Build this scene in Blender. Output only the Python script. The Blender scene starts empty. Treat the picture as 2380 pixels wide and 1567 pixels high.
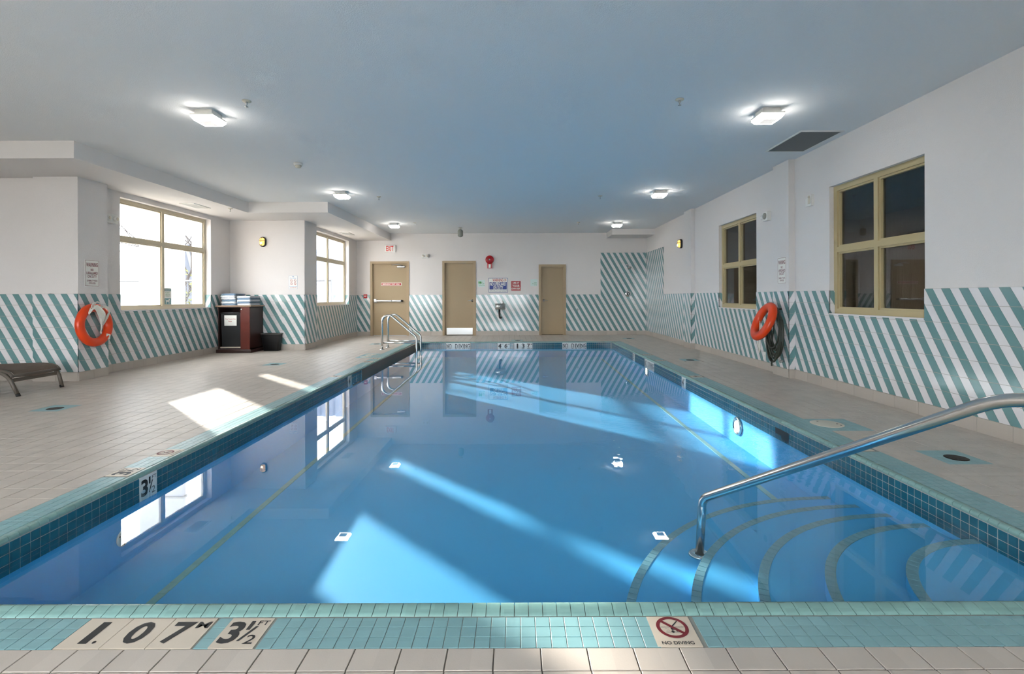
import bpy, bmesh, math, random
from mathutils import Vector, Matrix
random.seed(7)
R = math.radians
scene = bpy.context.scene
COL = scene.collection

# ------------------------------------------------------------------ camera
F_PX, VPX, VPY, CAM_H = 1140.0, 1202.0, 690.0, 1.16
cam_d = bpy.data.cameras.new('camera')
cam_d.sensor_fit = 'HORIZONTAL'; cam_d.sensor_width = 36.0
cam_d.lens = F_PX / 2380.0 * 36.0
cam_d.shift_x = (1190.0 - VPX) / 2380.0
cam_d.shift_y = (VPY - 783.5) / 2380.0
cam_d.clip_start = 0.02; cam_d.clip_end = 300
cam = bpy.data.objects.new('camera', cam_d)
COL.objects.link(cam)
cam.matrix_world = Matrix.Translation((0, 0, CAM_H)) @ Matrix.Rotation(R(90), 4, 'X') @ Matrix.Rotation(R(-0.2), 4, 'Z')
scene.camera = cam

# ------------------------------------------------------------------ world, sun, exposure
world = bpy.data.worlds.new('world'); scene.world = world
world.use_nodes = True
wn = world.node_tree.nodes; wl = world.node_tree.links
bg = wn['Background']
bg.inputs['Color'].default_value = (0.90, 0.94, 1.0, 1)
bg.inputs['Strength'].default_value = 4.6
sun_d = bpy.data.lights.new('sun', 'SUN')
sun_d.energy = 6.6; sun_d.angle = R(0.9); sun_d.color = (1.0, 0.95, 0.87)
sun = bpy.data.objects.new('sun', sun_d); COL.objects.link(sun)
SUN_DIR = Vector((1.0, -0.97, -0.39))
sun.rotation_euler = SUN_DIR.to_track_quat('-Z', 'Y').to_euler()
sun.location = (-30, 28, 12)
vs = scene.view_settings
vs.view_transform = 'Standard'; vs.look = 'None'; vs.gamma = 1.0; vs.use_curve_mapping = False
vs.exposure = 1.4
scene.cycles.max_bounces = 7
scene.cycles.diffuse_bounces = 3
scene.cycles.glossy_bounces = 4
scene.cycles.use_adaptive_sampling = True
scene.cycles.adaptive_threshold = 0.13
scene.cycles.transparent_max_bounces = 16
scene.cycles.sample_clamp_indirect = 8.0
scene.cycles.use_denoising = True
scene.cycles.use_light_tree = False

# ------------------------------------------------------------------ helpers
def px(p):
    "pixel of a world point (no roll), for ranking pieces by how large they show"
    if p[1] < 0.3: return None
    return (VPX + p[0] * F_PX / p[1], VPY - (p[2] - CAM_H) * F_PX / p[1])

def seen(p, m=60):
    q = px(p)
    return q is not None and -m < q[0] < 2380 + m and -m < q[1] < 1567 + m

MATS = {}
def srgb(r, g, b):
    f = lambda c: (c / 255 / 12.92) if c / 255 <= 0.04045 else ((c / 255 + 0.055) / 1.055) ** 2.4
    return (f(r), f(g), f(b), 1.0)

def mat(name, col, rough=0.5, metal=0.0, spec=0.5, bump=0.0, bscale=60.0, var=0.0, vscale=5.0, emit=None, estr=0.0, cell=None, coat=0.0):
    m = bpy.data.materials.new(name); m.use_nodes = True
    nt = m.node_tree; n = nt.nodes; l = nt.links
    b = n['Principled BSDF']
    b.inputs['Base Color'].default_value = col
    b.inputs['Roughness'].default_value = rough
    b.inputs['Metallic'].default_value = metal
    b.inputs['Specular IOR Level'].default_value = spec
    b.inputs['Coat Weight'].default_value = coat
    geo = n.new('ShaderNodeNewGeometry')
    src = None
    if cell:                                   # one shade for each tile of a grid
        d = n.new('ShaderNodeVectorMath'); d.operation = 'DIVIDE'
        d.inputs[1].default_value = (cell, cell, cell)
        l.new(geo.outputs['Position'], d.inputs[0])
        fl = n.new('ShaderNodeVectorMath'); fl.operation = 'FLOOR'
        l.new(d.outputs[0], fl.inputs[0])
        w = n.new('ShaderNodeTexWhiteNoise'); w.noise_dimensions = '3D'
        l.new(fl.outputs[0], w.inputs['Vector']); src = w.outputs['Value']
    elif var > 0:
        t = n.new('ShaderNodeTexNoise'); t.inputs['Scale'].default_value = vscale
        t.inputs['Detail'].default_value = 4
        l.new(geo.outputs['Position'], t.inputs['Vector']); src = t.outputs['Fac']
    if src is not None and var > 0:
        mr = n.new('ShaderNodeMapRange')
        mr.inputs['To Min'].default_value = 1 - var; mr.inputs['To Max'].default_value = 1 + var
        l.new(src, mr.inputs['Value'])
        mx = n.new('ShaderNodeVectorMath'); mx.operation = 'SCALE'
        mx.inputs[0].default_value = col[:3]
        l.new(mr.outputs[0], mx.inputs['Scale'])
        l.new(mx.outputs[0], b.inputs['Base Color'])
    if bump > 0:
        t = n.new('ShaderNodeTexNoise'); t.inputs['Scale'].default_value = bscale
        t.inputs['Detail'].default_value = 3
        l.new(geo.outputs['Position'], t.inputs['Vector'])
        bp = n.new('ShaderNodeBump'); bp.inputs['Strength'].default_value = bump
        bp.inputs['Distance'].default_value = 0.004
        l.new(t.outputs['Fac'], bp.inputs['Height'])
        l.new(bp.outputs['Normal'], b.inputs['Normal'])
    if emit:
        b.inputs['Emission Color'].default_value = emit
        b.inputs['Emission Strength'].default_value = estr
    MATS[name] = m
    return m

def thin_glass(name, tint, rough=0.0, f0=0.04, ripples=False):
    m = bpy.data.materials.new(name); m.use_nodes = True
    nt = m.node_tree; n = nt.nodes; l = nt.links
    n.remove(n['Principled BSDF'])
    out = n['Material Output']
    tr = n.new('ShaderNodeBsdfTransparent'); tr.inputs['Color'].default_value = tint
    gl = n.new('ShaderNodeBsdfGlossy'); gl.inputs['Roughness'].default_value = rough
    gl.inputs['Color'].default_value = (1, 1, 1, 1)
    geo = n.new('ShaderNodeNewGeometry')
    dot = n.new('ShaderNodeVectorMath'); dot.operation = 'DOT_PRODUCT'
    l.new(geo.outputs['Incoming'], dot.inputs[0]); l.new(geo.outputs['True Normal'], dot.inputs[1])
    ab = n.new('ShaderNodeMath'); ab.operation = 'ABSOLUTE'; l.new(dot.outputs['Value'], ab.inputs[0])
    om = n.new('ShaderNodeMath'); om.operation = 'SUBTRACT'; om.inputs[0].default_value = 1; l.new(ab.outputs[0], om.inputs[1])
    pw = n.new('ShaderNodeMath'); pw.operation = 'POWER'; pw.inputs[1].default_value = 5; l.new(om.outputs[0], pw.inputs[0])
    ma = n.new('ShaderNodeMath'); ma.operation = 'MULTIPLY_ADD'; ma.inputs[1].default_value = 1 - f0; ma.inputs[2].default_value = f0
    l.new(pw.outputs[0], ma.inputs[0])
    mix = n.new('ShaderNodeMixShader')
    l.new(ma.outputs[0], mix.inputs[0]); l.new(tr.outputs[0], mix.inputs[1]); l.new(gl.outputs[0], mix.inputs[2])
    l.new(mix.outputs[0], out.inputs['Surface'])
    if ripples:
        # calm water, livelier in front of the return inlet on the right wall
        t1 = n.new('ShaderNodeTexNoise'); t1.inputs['Scale'].default_value = 2.2; t1.inputs['Detail'].default_value = 2
        t2 = n.new('ShaderNodeTexNoise'); t2.inputs['Scale'].default_value = 16; t2.inputs['Detail'].default_value = 3
        l.new(geo.outputs['Position'], t1.inputs['Vector']); l.new(geo.outputs['Position'], t2.inputs['Vector'])
        ds = n.new('ShaderNodeVectorMath'); ds.operation = 'DISTANCE'; ds.inputs[1].default_value = (1.85, 4.9, -0.105)
        l.new(geo.outputs['Position'], ds.inputs[0])
        mr = n.new('ShaderNodeMapRange'); mr.interpolation_type = 'SMOOTHSTEP'
        mr.inputs['From Min'].default_value = 0.2; mr.inputs['From Max'].default_value = 1.9
        mr.inputs['To Min'].default_value = 1.0; mr.inputs['To Max'].default_value = 0.008
        l.new(ds.outputs['Value'], mr.inputs['Value'])
        mu = n.new('ShaderNodeMath'); mu.operation = 'MULTIPLY'; l.new(t2.outputs['Fac'], mu.inputs[0]); l.new(mr.outputs[0], mu.inputs[1])
        ad = n.new('ShaderNodeMath'); ad.operation = 'MULTIPLY_ADD'; ad.inputs[1].default_value = 0.035
        l.new(t1.outputs['Fac'], ad.inputs[0]); l.new(mu.outputs[0], ad.inputs[2])
        bp = n.new('ShaderNodeBump'); bp.inputs['Strength'].default_value = 1.0; bp.inputs['Distance'].default_value = 0.0035
        l.new(ad.outputs[0], bp.inputs['Height']); l.new(bp.outputs['Normal'], gl.inputs['Normal'])
    MATS[name] = m
    return m

# --- materials
mat('wall_paint', srgb(228, 222, 218), 0.75, bump=0.5, bscale=90)
mat('ceiling_paint', srgb(236, 237, 237), 0.85, bump=0.6, bscale=110)
mat('trim_paint', srgb(230, 225, 221), 0.75, bump=0.4, bscale=90)
mat('deck_tile', srgb(200, 189, 178), 0.42, var=0.06, cell=0.1526, bump=0.08, bscale=200, spec=0.45)
mat('deck_grout', srgb(112, 104, 96), 0.9)
mat('base_tile', srgb(188, 178, 167), 0.4, var=0.05, cell=0.3)
mat('green_tile', srgb(110, 150, 150), 0.10, spec=0.6, var=0.05, vscale=3)
mat('white_tile', srgb(232, 228, 228), 0.10, spec=0.6)
mat('tile_grout', srgb(172, 166, 158), 0.9)
mat('teal_tile', srgb(24, 92, 112), 0.14, spec=0.6, var=0.12, cell=0.0517)
mat('pool_grout', srgb(168, 168, 162), 0.9)
mat('aqua_tile', srgb(134, 176, 180), 0.35, var=0.06, cell=0.0517)
mat('aqua_grout', srgb(150, 152, 146), 0.9)
mat('bullnose', srgb(128, 166, 160), 0.22, var=0.07, cell=0.0517)
mat('nosing_tile', srgb(122, 168, 180), 0.4, var=0.06, cell=0.05)
mat('lane_tile', srgb(140, 184, 178), 0.4, var=0.06, cell=0.05)
mat('pool_paint', srgb(84, 182, 234), 0.6)
mat('marker_tile', srgb(214, 200, 182), 0.4)
mat('marker_black', srgb(34, 33, 34), 0.5)
mat('marker_red', srgb(120, 28, 38), 0.5)
mat('wall_marker', srgb(222, 224, 220), 0.25)
mat('tan_paint', srgb(171, 149, 117), 0.45)
mat('tan_door', srgb(166, 145, 113), 0.5, var=0.03, vscale=2)
mat('window_tan', srgb(190, 172, 130), 0.4)
mat('window_cream', srgb(205, 192, 165), 0.4)
mat('steel', srgb(205, 205, 202), 0.18, metal=1.0)
mat('brushed', srgb(190, 190, 188), 0.32, metal=1.0)
mat('chrome', srgb(225, 225, 225), 0.06, metal=1.0)
mat('alu', srgb(200, 200, 200), 0.4, metal=0.9)
mat('white_plastic', srgb(232, 230, 224), 0.4)
mat('beige_plastic', srgb(214, 205, 186), 0.5)
mat('grey_plastic', srgb(150, 150, 140), 0.5)
mat('black_plastic', srgb(28, 28, 30), 0.35)
mat('black_rubber', srgb(22, 22, 22), 0.6)
mat('dark_iron', srgb(50, 46, 42), 0.6, metal=0.6)
mat('red_enamel', srgb(178, 22, 34), 0.25)
mat('sign_white', srgb(240, 238, 230), 0.4)
mat('sign_red', srgb(176, 24, 32), 0.4)
mat('sign_maroon', srgb(126, 30, 44), 0.5)
mat('sign_blue', srgb(18, 44, 128), 0.4)
mat('sign_lightblue', srgb(60, 120, 190), 0.4)
mat('sign_green', srgb(66, 146, 60), 0.4)
mat('sign_mint', srgb(214, 232, 226), 0.35)
mat('buoy_orange', srgb(232, 70, 22), 0.32)
mat('rope_white', srgb(226, 222, 212), 0.85, bump=0.6, bscale=300)
mat('hose_green', srgb(46, 50, 40), 0.45)
mat('mahogany', srgb(92, 36, 26), 0.35, var=0.2, vscale=6)
mat('dark_wood', srgb(48, 26, 22), 0.35, var=0.15, vscale=6)
mat('counter_stone', srgb(160, 130, 104), 0.4, var=0.25, vscale=80)
mat('towel_white', srgb(226, 228, 232), 0.95, bump=0.7, bscale=250)
mat('towel_blue', srgb(128, 150, 172), 0.95, bump=0.7, bscale=250)
mat('sling_brown', srgb(106, 92, 80), 0.8, bump=0.5, bscale=400)
mat('frame_taupe', srgb(92, 84, 74), 0.4)
mat('vent_dark', srgb(128, 130, 130), 0.6)
mat('vent_hole', srgb(66, 68, 68), 0.8)
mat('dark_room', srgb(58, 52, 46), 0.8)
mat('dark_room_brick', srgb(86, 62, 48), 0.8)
mat('wire', srgb(70, 68, 62), 0.5, metal=0.5)
mat('lid_cream', srgb(212, 205, 190), 0.5)
mat('lamp_glow', srgb(255, 250, 240), 0.4, emit=(1.0, 0.95, 0.88, 1), estr=13.0)
mat('lamp_plate', srgb(200, 196, 190), 0.5, emit=(1.0, 0.95, 0.9, 1), estr=0.28)
mat('amber_glow', srgb(250, 200, 120), 0.3, emit=(1.0, 0.56, 0.13, 1), estr=0.55)
mat('bulb_glow', srgb(255, 240, 200), 0.3, emit=(1.0, 0.85, 0.55, 1), estr=5.0)
mat('pool_lamp', srgb(255, 240, 215), 0.3, emit=(1.0, 0.86, 0.66, 1), estr=6.0)
mat('exit_red', srgb(205, 40, 26), 0.4, emit=srgb(215, 40, 22), estr=0.12)
mat('ext_white', srgb(236, 232, 226), 0.9, bump=0.3, bscale=40)
mat('ext_ground', srgb(150, 146, 138), 0.95, var=0.08, vscale=2)
mat('ext_grey', srgb(86, 90, 100), 0.8)
mat('ext_dark', srgb(62, 66, 76), 0.8)
mat('ext_sheet', srgb(120, 126, 140), 0.6, var=0.35, vscale=1.6)
mat('bark', srgb(62, 56, 54), 0.9)
mat('leaf', srgb(112, 116, 50), 0.8)
mat('galv', srgb(96, 98, 102), 0.5, metal=0.3)
thin_glass('window_glass', (0.96, 0.98, 0.97, 1), 0.0, 0.04)
thin_glass('wire_glass', (0.72, 0.72, 0.70, 1), 0.015, 0.09)
thin_glass('water', (0.90, 0.97, 1.0, 1), 0.0, 0.02, ripples=True)

class MB:
    "collects geometry in world coordinates, builds ONE mesh object"
    def __init__(s): s.v = []; s.f = []; s.mi = []; s.sm = []
    def add(s, vs, fs, mi=0, smooth=False):
        o = len(s.v); s.v += [tuple(p) for p in vs]
        for f in fs: s.f.append([i + o for i in f]); s.mi.append(mi); s.sm.append(smooth)
        return s
    def box(s, x0, x1, y0, y1, z0, z1, mi=0):
        v = [(x0,y0,z0),(x1,y0,z0),(x1,y1,z0),(x0,y1,z0),(x0,y0,z1),(x1,y0,z1),(x1,y1,z1),(x0,y1,z1)]
        return s.add(v, [(3,2,1,0),(4,5,6,7),(0,1,5,4),(1,2,6,5),(2,3,7,6),(3,0,4,7)], mi)
    def bbox(s, x0, x1, y0, y1, z0, z1, b, mi=0):
        "box with chamfered edges"
        bm = bmesh.new()
        bmesh.ops.create_cube(bm, size=1)
        for v in bm.verts:
            v.co = Vector(((x0+x1)/2 + v.co.x*(x1-x0), (y0+y1)/2 + v.co.y*(y1-y0), (z0+z1)/2 + v.co.z*(z1-z0)))
        bmesh.ops.bevel(bm, geom=bm.edges[:] , offset=b, segments=2, profile=0.6, affect='EDGES')
        bm.verts.index_update()
        s.add([v.co[:] for v in bm.verts], [[v.index for v in f.verts] for f in bm.faces], mi, True)
        bm.free(); return s
    def prism(s, poly, ext, mi=0, smooth=False):
        "poly: list of 3D points, ext: extrusion vector"
        n = len(poly); e = Vector(ext)
        v = [tuple(p) for p in poly] + [tuple(Vector(p) + e) for p in poly]
        f = [list(range(n))[::-1], list(range(n, 2*n))]
        s.add(v, f, mi, False)
        o = len(s.v) - 2*n
        for i in range(n):
            j = (i+1) % n
            s.f.append([o+i, o+j, o+n+j, o+n+i]); s.mi.append(mi); s.sm.append(smooth)
        return s
    def tube(s, pts, r, n=10, closed=False, mi=0, caps=True):
        pts = [Vector(p) for p in pts]; m = len(pts)
        rs = r if isinstance(r, (list, tuple)) else [r] * m
        T = []
        for i in range(m):
            a = pts[i-1] if (i > 0 or closed) else pts[i]
            b = pts[(i+1) % m] if (i < m-1 or closed) else pts[i]
            t = (b - a); T.append(t.normalized() if t.length > 1e-9 else Vector((0,0,1)))
        up = Vector((0,0,1)) if abs(T[0].z) < 0.9 else Vector((1,0,0))
        u = T[0].cross(up).normalized(); vs = []
        for i in range(m):
            u = (u - T[i] * u.dot(T[i]))
            u = u.normalized() if u.length > 1e-6 else T[i].orthogonal().normalized()
            w = T[i].cross(u)
            for k in range(n):
                a = 2*math.pi*k/n
                vs.append(pts[i] + (u*math.cos(a) + w*math.sin(a)) * rs[i])
        fs = []
        for i in range(m if closed else m-1):
            j = (i+1) % m
            for k in range(n):
                l = (k+1) % n
                fs.append((i*n+k, i*n+l, j*n+l, j*n+k))
        s.add(vs, fs, mi, True)
        if caps and not closed:
            o = len(s.v) - len(vs)
            s.f.append([o+k for k in range(n)][::-1]); s.mi.append(mi); s.sm.append(False)
            s.f.append([o+(m-1)*n+k for k in range(n)]); s.mi.append(mi); s.sm.append(False)
        return s
    def lathe(s, c, axis, prof, n=24, mi=0, smooth=True):
        "prof: list of (radius, height along axis)"
        c = Vector(c); a = Vector(axis).normalized(); u = a.orthogonal().normalized(); w = a.cross(u)
        vs = []
        for (r, h) in prof:
            for k in range(n):
                t = 2*math.pi*k/n
                vs.append(c + a*h + (u*math.cos(t) + w*math.sin(t))*max(r, 1e-5))
        fs = []
        for i in range(len(prof)-1):
            for k in range(n):
                l = (k+1) % n
                fs.append((i*n+k, i*n+l, (i+1)*n+l, (i+1)*n+k))
        fs.append(list(range(n))[::-1]); fs.append([(len(prof)-1)*n+k for k in range(n)])
        return s.add(vs, fs, mi, smooth)
    def build(s, name, mats, parent=None, recalc=False):
        if isinstance(mats, str): mats = [mats]
        off = Vector(parent_loc(parent))
        me = bpy.data.meshes.new(name)
        me.from_pydata([tuple(Vector(v) - off) for v in s.v], [], s.f)
        for m in mats: me.materials.append(MATS[m])
        me.polygons.foreach_set('material_index', s.mi)
        me.polygons.foreach_set('use_smooth', s.sm)
        if recalc:
            bm = bmesh.new(); bm.from_mesh(me); bmesh.ops.recalc_face_normals(bm, faces=bm.faces); bm.to_mesh(me); bm.free()
        me.update()
        o = bpy.data.objects.new(name, me); COL.objects.link(o)
        if parent is not None: o.parent = parent
        return o

LOC = {}
def parent_loc(p):
    v = Vector((0,0,0))
    while p is not None:
        v += Vector(p.location); p = p.parent
    return v
def empty(name, loc=(0,0,0)):
    o = bpy.data.objects.new(name, None); o.location = loc; o.empty_display_size = 0.1
    COL.objects.link(o); return o
def tag(o, label=None, cat=None, group=None, kind=None):
    if label: o['label'] = label
    if cat: o['category'] = cat
    if group: o['group'] = group
    if kind: o['kind'] = kind
    return o
def struct(o, label=None): return tag(o, label, None, None, 'structure')
def inst(name, mesh, parent, loc):
    o = bpy.data.objects.new(name, mesh); COL.objects.link(o); o.parent = parent
    o.location = Vector(loc) - parent_loc(parent); return o

class Frame:
    "plane with origin O, right U, up V, normal N (towards the viewer)"
    def __init__(s, O, U, V, N): s.O, s.U, s.V, s.N = Vector(O), Vector(U), Vector(V), Vector(N)
    def p(s, u, v, n=0.0): return s.O + s.U*u + s.V*v + s.N*n
    def rect(s, mb, u0, u1, v0, v1, n0, n1, mi=0):
        P = s.p
        v = [P(u0,v0,n0),P(u1,v0,n0),P(u1,v1,n0),P(u0,v1,n0),P(u0,v0,n1),P(u1,v0,n1),P(u1,v1,n1),P(u0,v1,n1)]
        return mb.add(v, [(3,2,1,0),(4,5,6,7),(0,1,5,4),(1,2,6,5),(2,3,7,6),(3,0,4,7)], mi)
    def poly(s, mb, pts, n0, n1, mi=0):
        return mb.prism([s.p(u, v, n0) for u, v in pts], s.N*(n1-n0), mi)

# --- lettering: outlines of the built-in font, measured once and scaled to size
_T = {}
def text_geo(body, bold=0.0):
    k = (body, bold)
    if k in _T: return _T[k]
    c = bpy.data.curves.new('t', 'FONT'); c.body = body; c.size = 1; c.offset = bold; c.resolution_u = 3
    o = bpy.data.objects.new('t', c); COL.objects.link(o)
    dg = bpy.context.evaluated_depsgraph_get(); dg.update()
    me = o.evaluated_get(dg).to_mesh()
    vs = [v.co.copy() for v in me.vertices]; fs = [list(p.vertices) for p in me.polygons]
    o.evaluated_get(dg).to_mesh_clear()
    bpy.data.objects.remove(o); bpy.data.curves.remove(c)
    x0 = min(v.x for v in vs); x1 = max(v.x for v in vs); y0 = min(v.y for v in vs); y1 = max(v.y for v in vs)
    _T[k] = ([((v.x-x0)/(x1-x0), (v.y-y0)/(y1-y0)) for v in vs], fs, (x1-x0)/(y1-y0))
    return _T[k]
for b_ in [('WARNING',.02),('NO',.02),('LIFEGUARD',.02),('ON DUTY',.02),('SWIM AT YOUR',.01),('OWN RISK',.01),('EXIT',.02),
           ('EMERGENCY EXIT ONLY',.02),('NO LIFEGUARD',.03),('Children under the age of 12 should not use',.01),('spa or pool without an adult in attendance.',.01),
           ('USE AT',.03),('YOUR',.03),('OWN RISK',.03),('RESTROOM',.01),('POOL',.01),('MECHANICAL',.01),('ROOM',.01),('Dirty Towels Only',.01),('Please',.01),
           ('1',.03),('0',.03),('7',.03),('3',.03),('4',.03),('5',.03),('6',.03),('2',.01),('1',.01),('/',.0),('M',.02),('FT',.01),('IN',.01),('NO DIVING',.02),
           ('D',.02),('IV',.02),('ING',.02),('Pool Rules',.0),('PLEASE',.01),('CLEAN UP',.01),('AFTER',.01),('YOUR PET',.01),('SHOWER BEFORE ENTERING',.01),('NO EXCEPTIONS',.01),('.',.03)]:
    text_geo(*b_)

def letters(parent, fr, body, u0, u1, v0, v1, n, matn, bold=0.02, name='lettering', flip=False):
    vs, fs, asp = text_geo(body, bold)
    mb = MB()
    mb.add([fr.p(u0 + ((1-x) if flip else x)*(u1-u0), v0 + y*(v1-v0), n) for x, y in vs], [f[::-1] for f in fs] if flip else fs)
    return mb.build(name, matn, parent)

# ------------------------------------------------------------------ dimensions (metres; camera stands at x=0,y=0)
H = 3.08                      # ceiling
XR, YF = 3.91, 14.81          # right wall, far wall
XL1, XL2 = -6.36, -4.84       # left walls (near bay, far bay)
YA, YB = 6.88, 10.87          # walls that face the camera on the left
XN, YBK = -8.3, -2.6          # left wall of the near part, wall behind the camera
TILE_TOP, BASE_T = 1.225, 0.125
CW, CH = 0.0903, (1.225-0.125)/7
SOF = 2.868
YN, YE = 1.85, 12.52          # pool ends
XLf = lambda y: -2.43 - 0.0120*y
XRf = lambda y: 2.425 - 0.0021*y
WZ = -0.105

F_far = Frame((0,YF,0),(1,0,0),(0,0,1),(0,-1,0))
F_right = Frame((XR,0,0),(0,-1,0),(0,0,1),(-1,0,0))
F_l1 = Frame((XL1,0,0),(0,1,0),(0,0,1),(1,0,0))
F_l2 = Frame((XL2,0,0),(0,1,0),(0,0,1),(1,0,0))
F_A = Frame((0,YA,0),(1,0,0),(0,0,1),(0,-1,0))
F_A2 = Frame((0,YA+0.07,0),(1,0,0),(0,0,1),(0,-1,0))
F_B = Frame((0,YB,0),(1,0,0),(0,0,1),(0,-1,0))
F_nl = Frame((XN,0,0),(0,1,0),(0,0,1),(1,0,0))
F_deck = Frame((0,0,0),(1,0,0),(0,1,0),(0,0,1))

def wall(name, fr, u0, u1, v0, v1, holes=(), th=0.2, m='wall_paint', parent=None):
    us = sorted({u0,u1,*[h[0] for h in holes],*[h[1] for h in holes]}); us = [u for u in us if u0 <= u <= u1]
    vs_ = sorted({v0,v1,*[h[2] for h in holes],*[h[3] for h in holes]}); vs_ = [v for v in vs_ if v0 <= v <= v1]
    mb = MB()
    for i in range(len(us)-1):
        for j in range(len(vs_)-1):
            cu, cv = (us[i]+us[i+1])/2, (vs_[j]+vs_[j+1])/2
            if any(h[0] < cu < h[1] and h[2] < cv < h[3] for h in holes): continue
            fr.rect(mb, us[i], us[i+1], vs_[j], vs_[j+1], -th, 0)
    return struct(mb.build(name, m, parent))

# ------------------------------------------------------------------ room shell
W1 = (7.86, 10.19, 0.96, 2.785)
W2 = (11.69, 14.12, 0.957, 2.785)
W3 = (-6.2*0.99, -4.75*0.99, 0.938, 2.52)       # right wall u = -y
W4 = (-9.5, -8.01, 0.942, 2.52)
fx = lambda x: (x-1202)/77.0
fz = lambda y, x=1202: 1.16 + (690-0.0035*(x-1202)-y)/77.0
D1 = (fx(865), fx(946.5), 0, fz(612, 905))
D2 = (fx(1032.5), fx(1102), 0, fz(611, 1067))
D3 = (fx(1256.5), fx(1311), 0, fz(619, 1284))

wall_far = wall('wall_far', F_far, XL2-0.2, XR+0.2, 0, H, [D1, D2, D3])
wall_right = wall('wall_right', F_right, -YF, -YBK, 0, H, [W3, W4], th=0.14)
wall_left = wall('wall_left', F_l1, YA+0.07, YB, 0, H, [W1])
wall_left_far = wall('wall_left_far', F_l2, YB, YF, 0, H, [W2])
wall_left_front = wall('wall_left_front', F_A2, XN, XL1-0.001, 0, H, th=0.18)
wall_left_middle = wall('wall_left_middle', F_B, XL1-0.2, XL2-0.2, 0, H, th=0.2)
wall_left_near = wall('wall_left_near', F_nl, YBK, YA+0.07, 0, H)
FILL_WIN = [(-0.7,2.1,0.25,2.9), (2.3,5.1,0.25,2.9), (5.3,8.1,0.25,2.9)]  # unseen windows, placed and enlarged to add sky fill from behind
F_bk = Frame((0,YBK,0),(-1,0,0),(0,0,1),(0,1,0))
wall_back = wall('wall_back', F_bk, -XR-0.2, -XN+0.2, 0, H, FILL_WIN)
mb = MB(); mb.box(XN-0.2, XR+0.2, YBK-0.2, YA+0.25, H, H+0.25); mb.box(XL1-0.2, XR+0.2, YA+0.25, YB+0.2, H, H+0.25); mb.box(XL2-0.2, XR+0.2, YB+0.2, YF+0.2, H, H+0.25)
ceiling = struct(mb.build('ceiling', 'ceiling_paint'))
# dropped soffits
mb = MB(); mb.box(XN, -5.39, 5.97, YA+0.1, SOF, H); mb.box(XL1-0.1, -5.39, YA+0.1, 9.85, SOF, H); mb.box(XL1-0.1, -3.80, 9.85, YB+0.1, SOF, H); mb.box(XL2-0.1, -3.80, YB+0.1, YF, SOF, H)
struct(mb.build('trim_1', 'trim_paint'), 'dropped white soffit running along the window side of the ceiling')
mb = MB(); mb.box(2.70, XR, 13.93, YF, 2.915, H)
struct(mb.build('trim_2', 'trim_paint'), 'small dropped white soffit over the shower corner')
# pilasters
def pilaster(name, x0, x1, y0, y1, top, label):
    m_ = MB(); m_.box(x0, x1, y0, y1, 0, top); return struct(m_.build(name, 'wall_paint'), label)
P_A = pilaster('trim_3', -6.79, -6.16, YA, YA+0.50, SOF, 'wall pilaster at the corner behind the lounge chair')
P_B = pilaster('trim_4', -5.17, -4.70, YB-0.02, YB+0.63, SOF, 'wall pilaster between the two tall windows')
P_R1 = pilaster('trim_5', 3.822, XR+0.05, 6.90, 7.32, H, 'wall pilaster behind the hose and ring on the right wall')
P_R2 = pilaster('trim_6', 3.822, XR+0.05, 10.77, 11.22, H, 'wall pilaster near the far lamp on the right wall')

# ------------------------------------------------------------------ striped wall tiles
def clip(poly, u0, u1, v0, v1):
    def cut(P, ax, val, keep_gt):
        out = []
        for i in range(len(P)):
            a, b = P[i], P[(i+1) % len(P)]
            ina = (a[ax] >= val) if keep_gt else (a[ax] <= val)
            inb = (b[ax] >= val) if keep_gt else (b[ax] <= val)
            if ina: out.append(a)
            if ina != inb:
                t = (val-a[ax])/(b[ax]-a[ax]); out.append((a[0]+(b[0]-a[0])*t, a[1]+(b[1]-a[1])*t))
        return out
    for ax, val, k in ((0,u0,True),(0,u1,False),(1,v0,True),(1,v1,False)):
        poly = cut(poly, ax, val, k)
        if len(poly) < 3: return []
    return poly
def area(p): return abs(sum(p[i][0]*p[(i+1)%len(p)][1]-p[(i+1)%len(p)][0]*p[i][1] for i in range(len(p))))/2

TT = 0.008
def tile_mesh(fr, poly, m, origin):
    "poly in (u,v), counter-clockwise seen from the front"
    n = len(poly)
    v = [tuple(fr.p(u, w, TT) - origin) for u, w in poly] + [tuple(fr.p(u, w, 0) - origin) for u, w in poly]
    f = [list(range(n))] + [[(i+1) % n, i, n+i, n+(i+1) % n] for i in range(n)]
    me = bpy.data.meshes.new('tile'); me.from_pydata(v, [], f); me.materials.append(MATS[m]); me.update()
    return me

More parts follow.
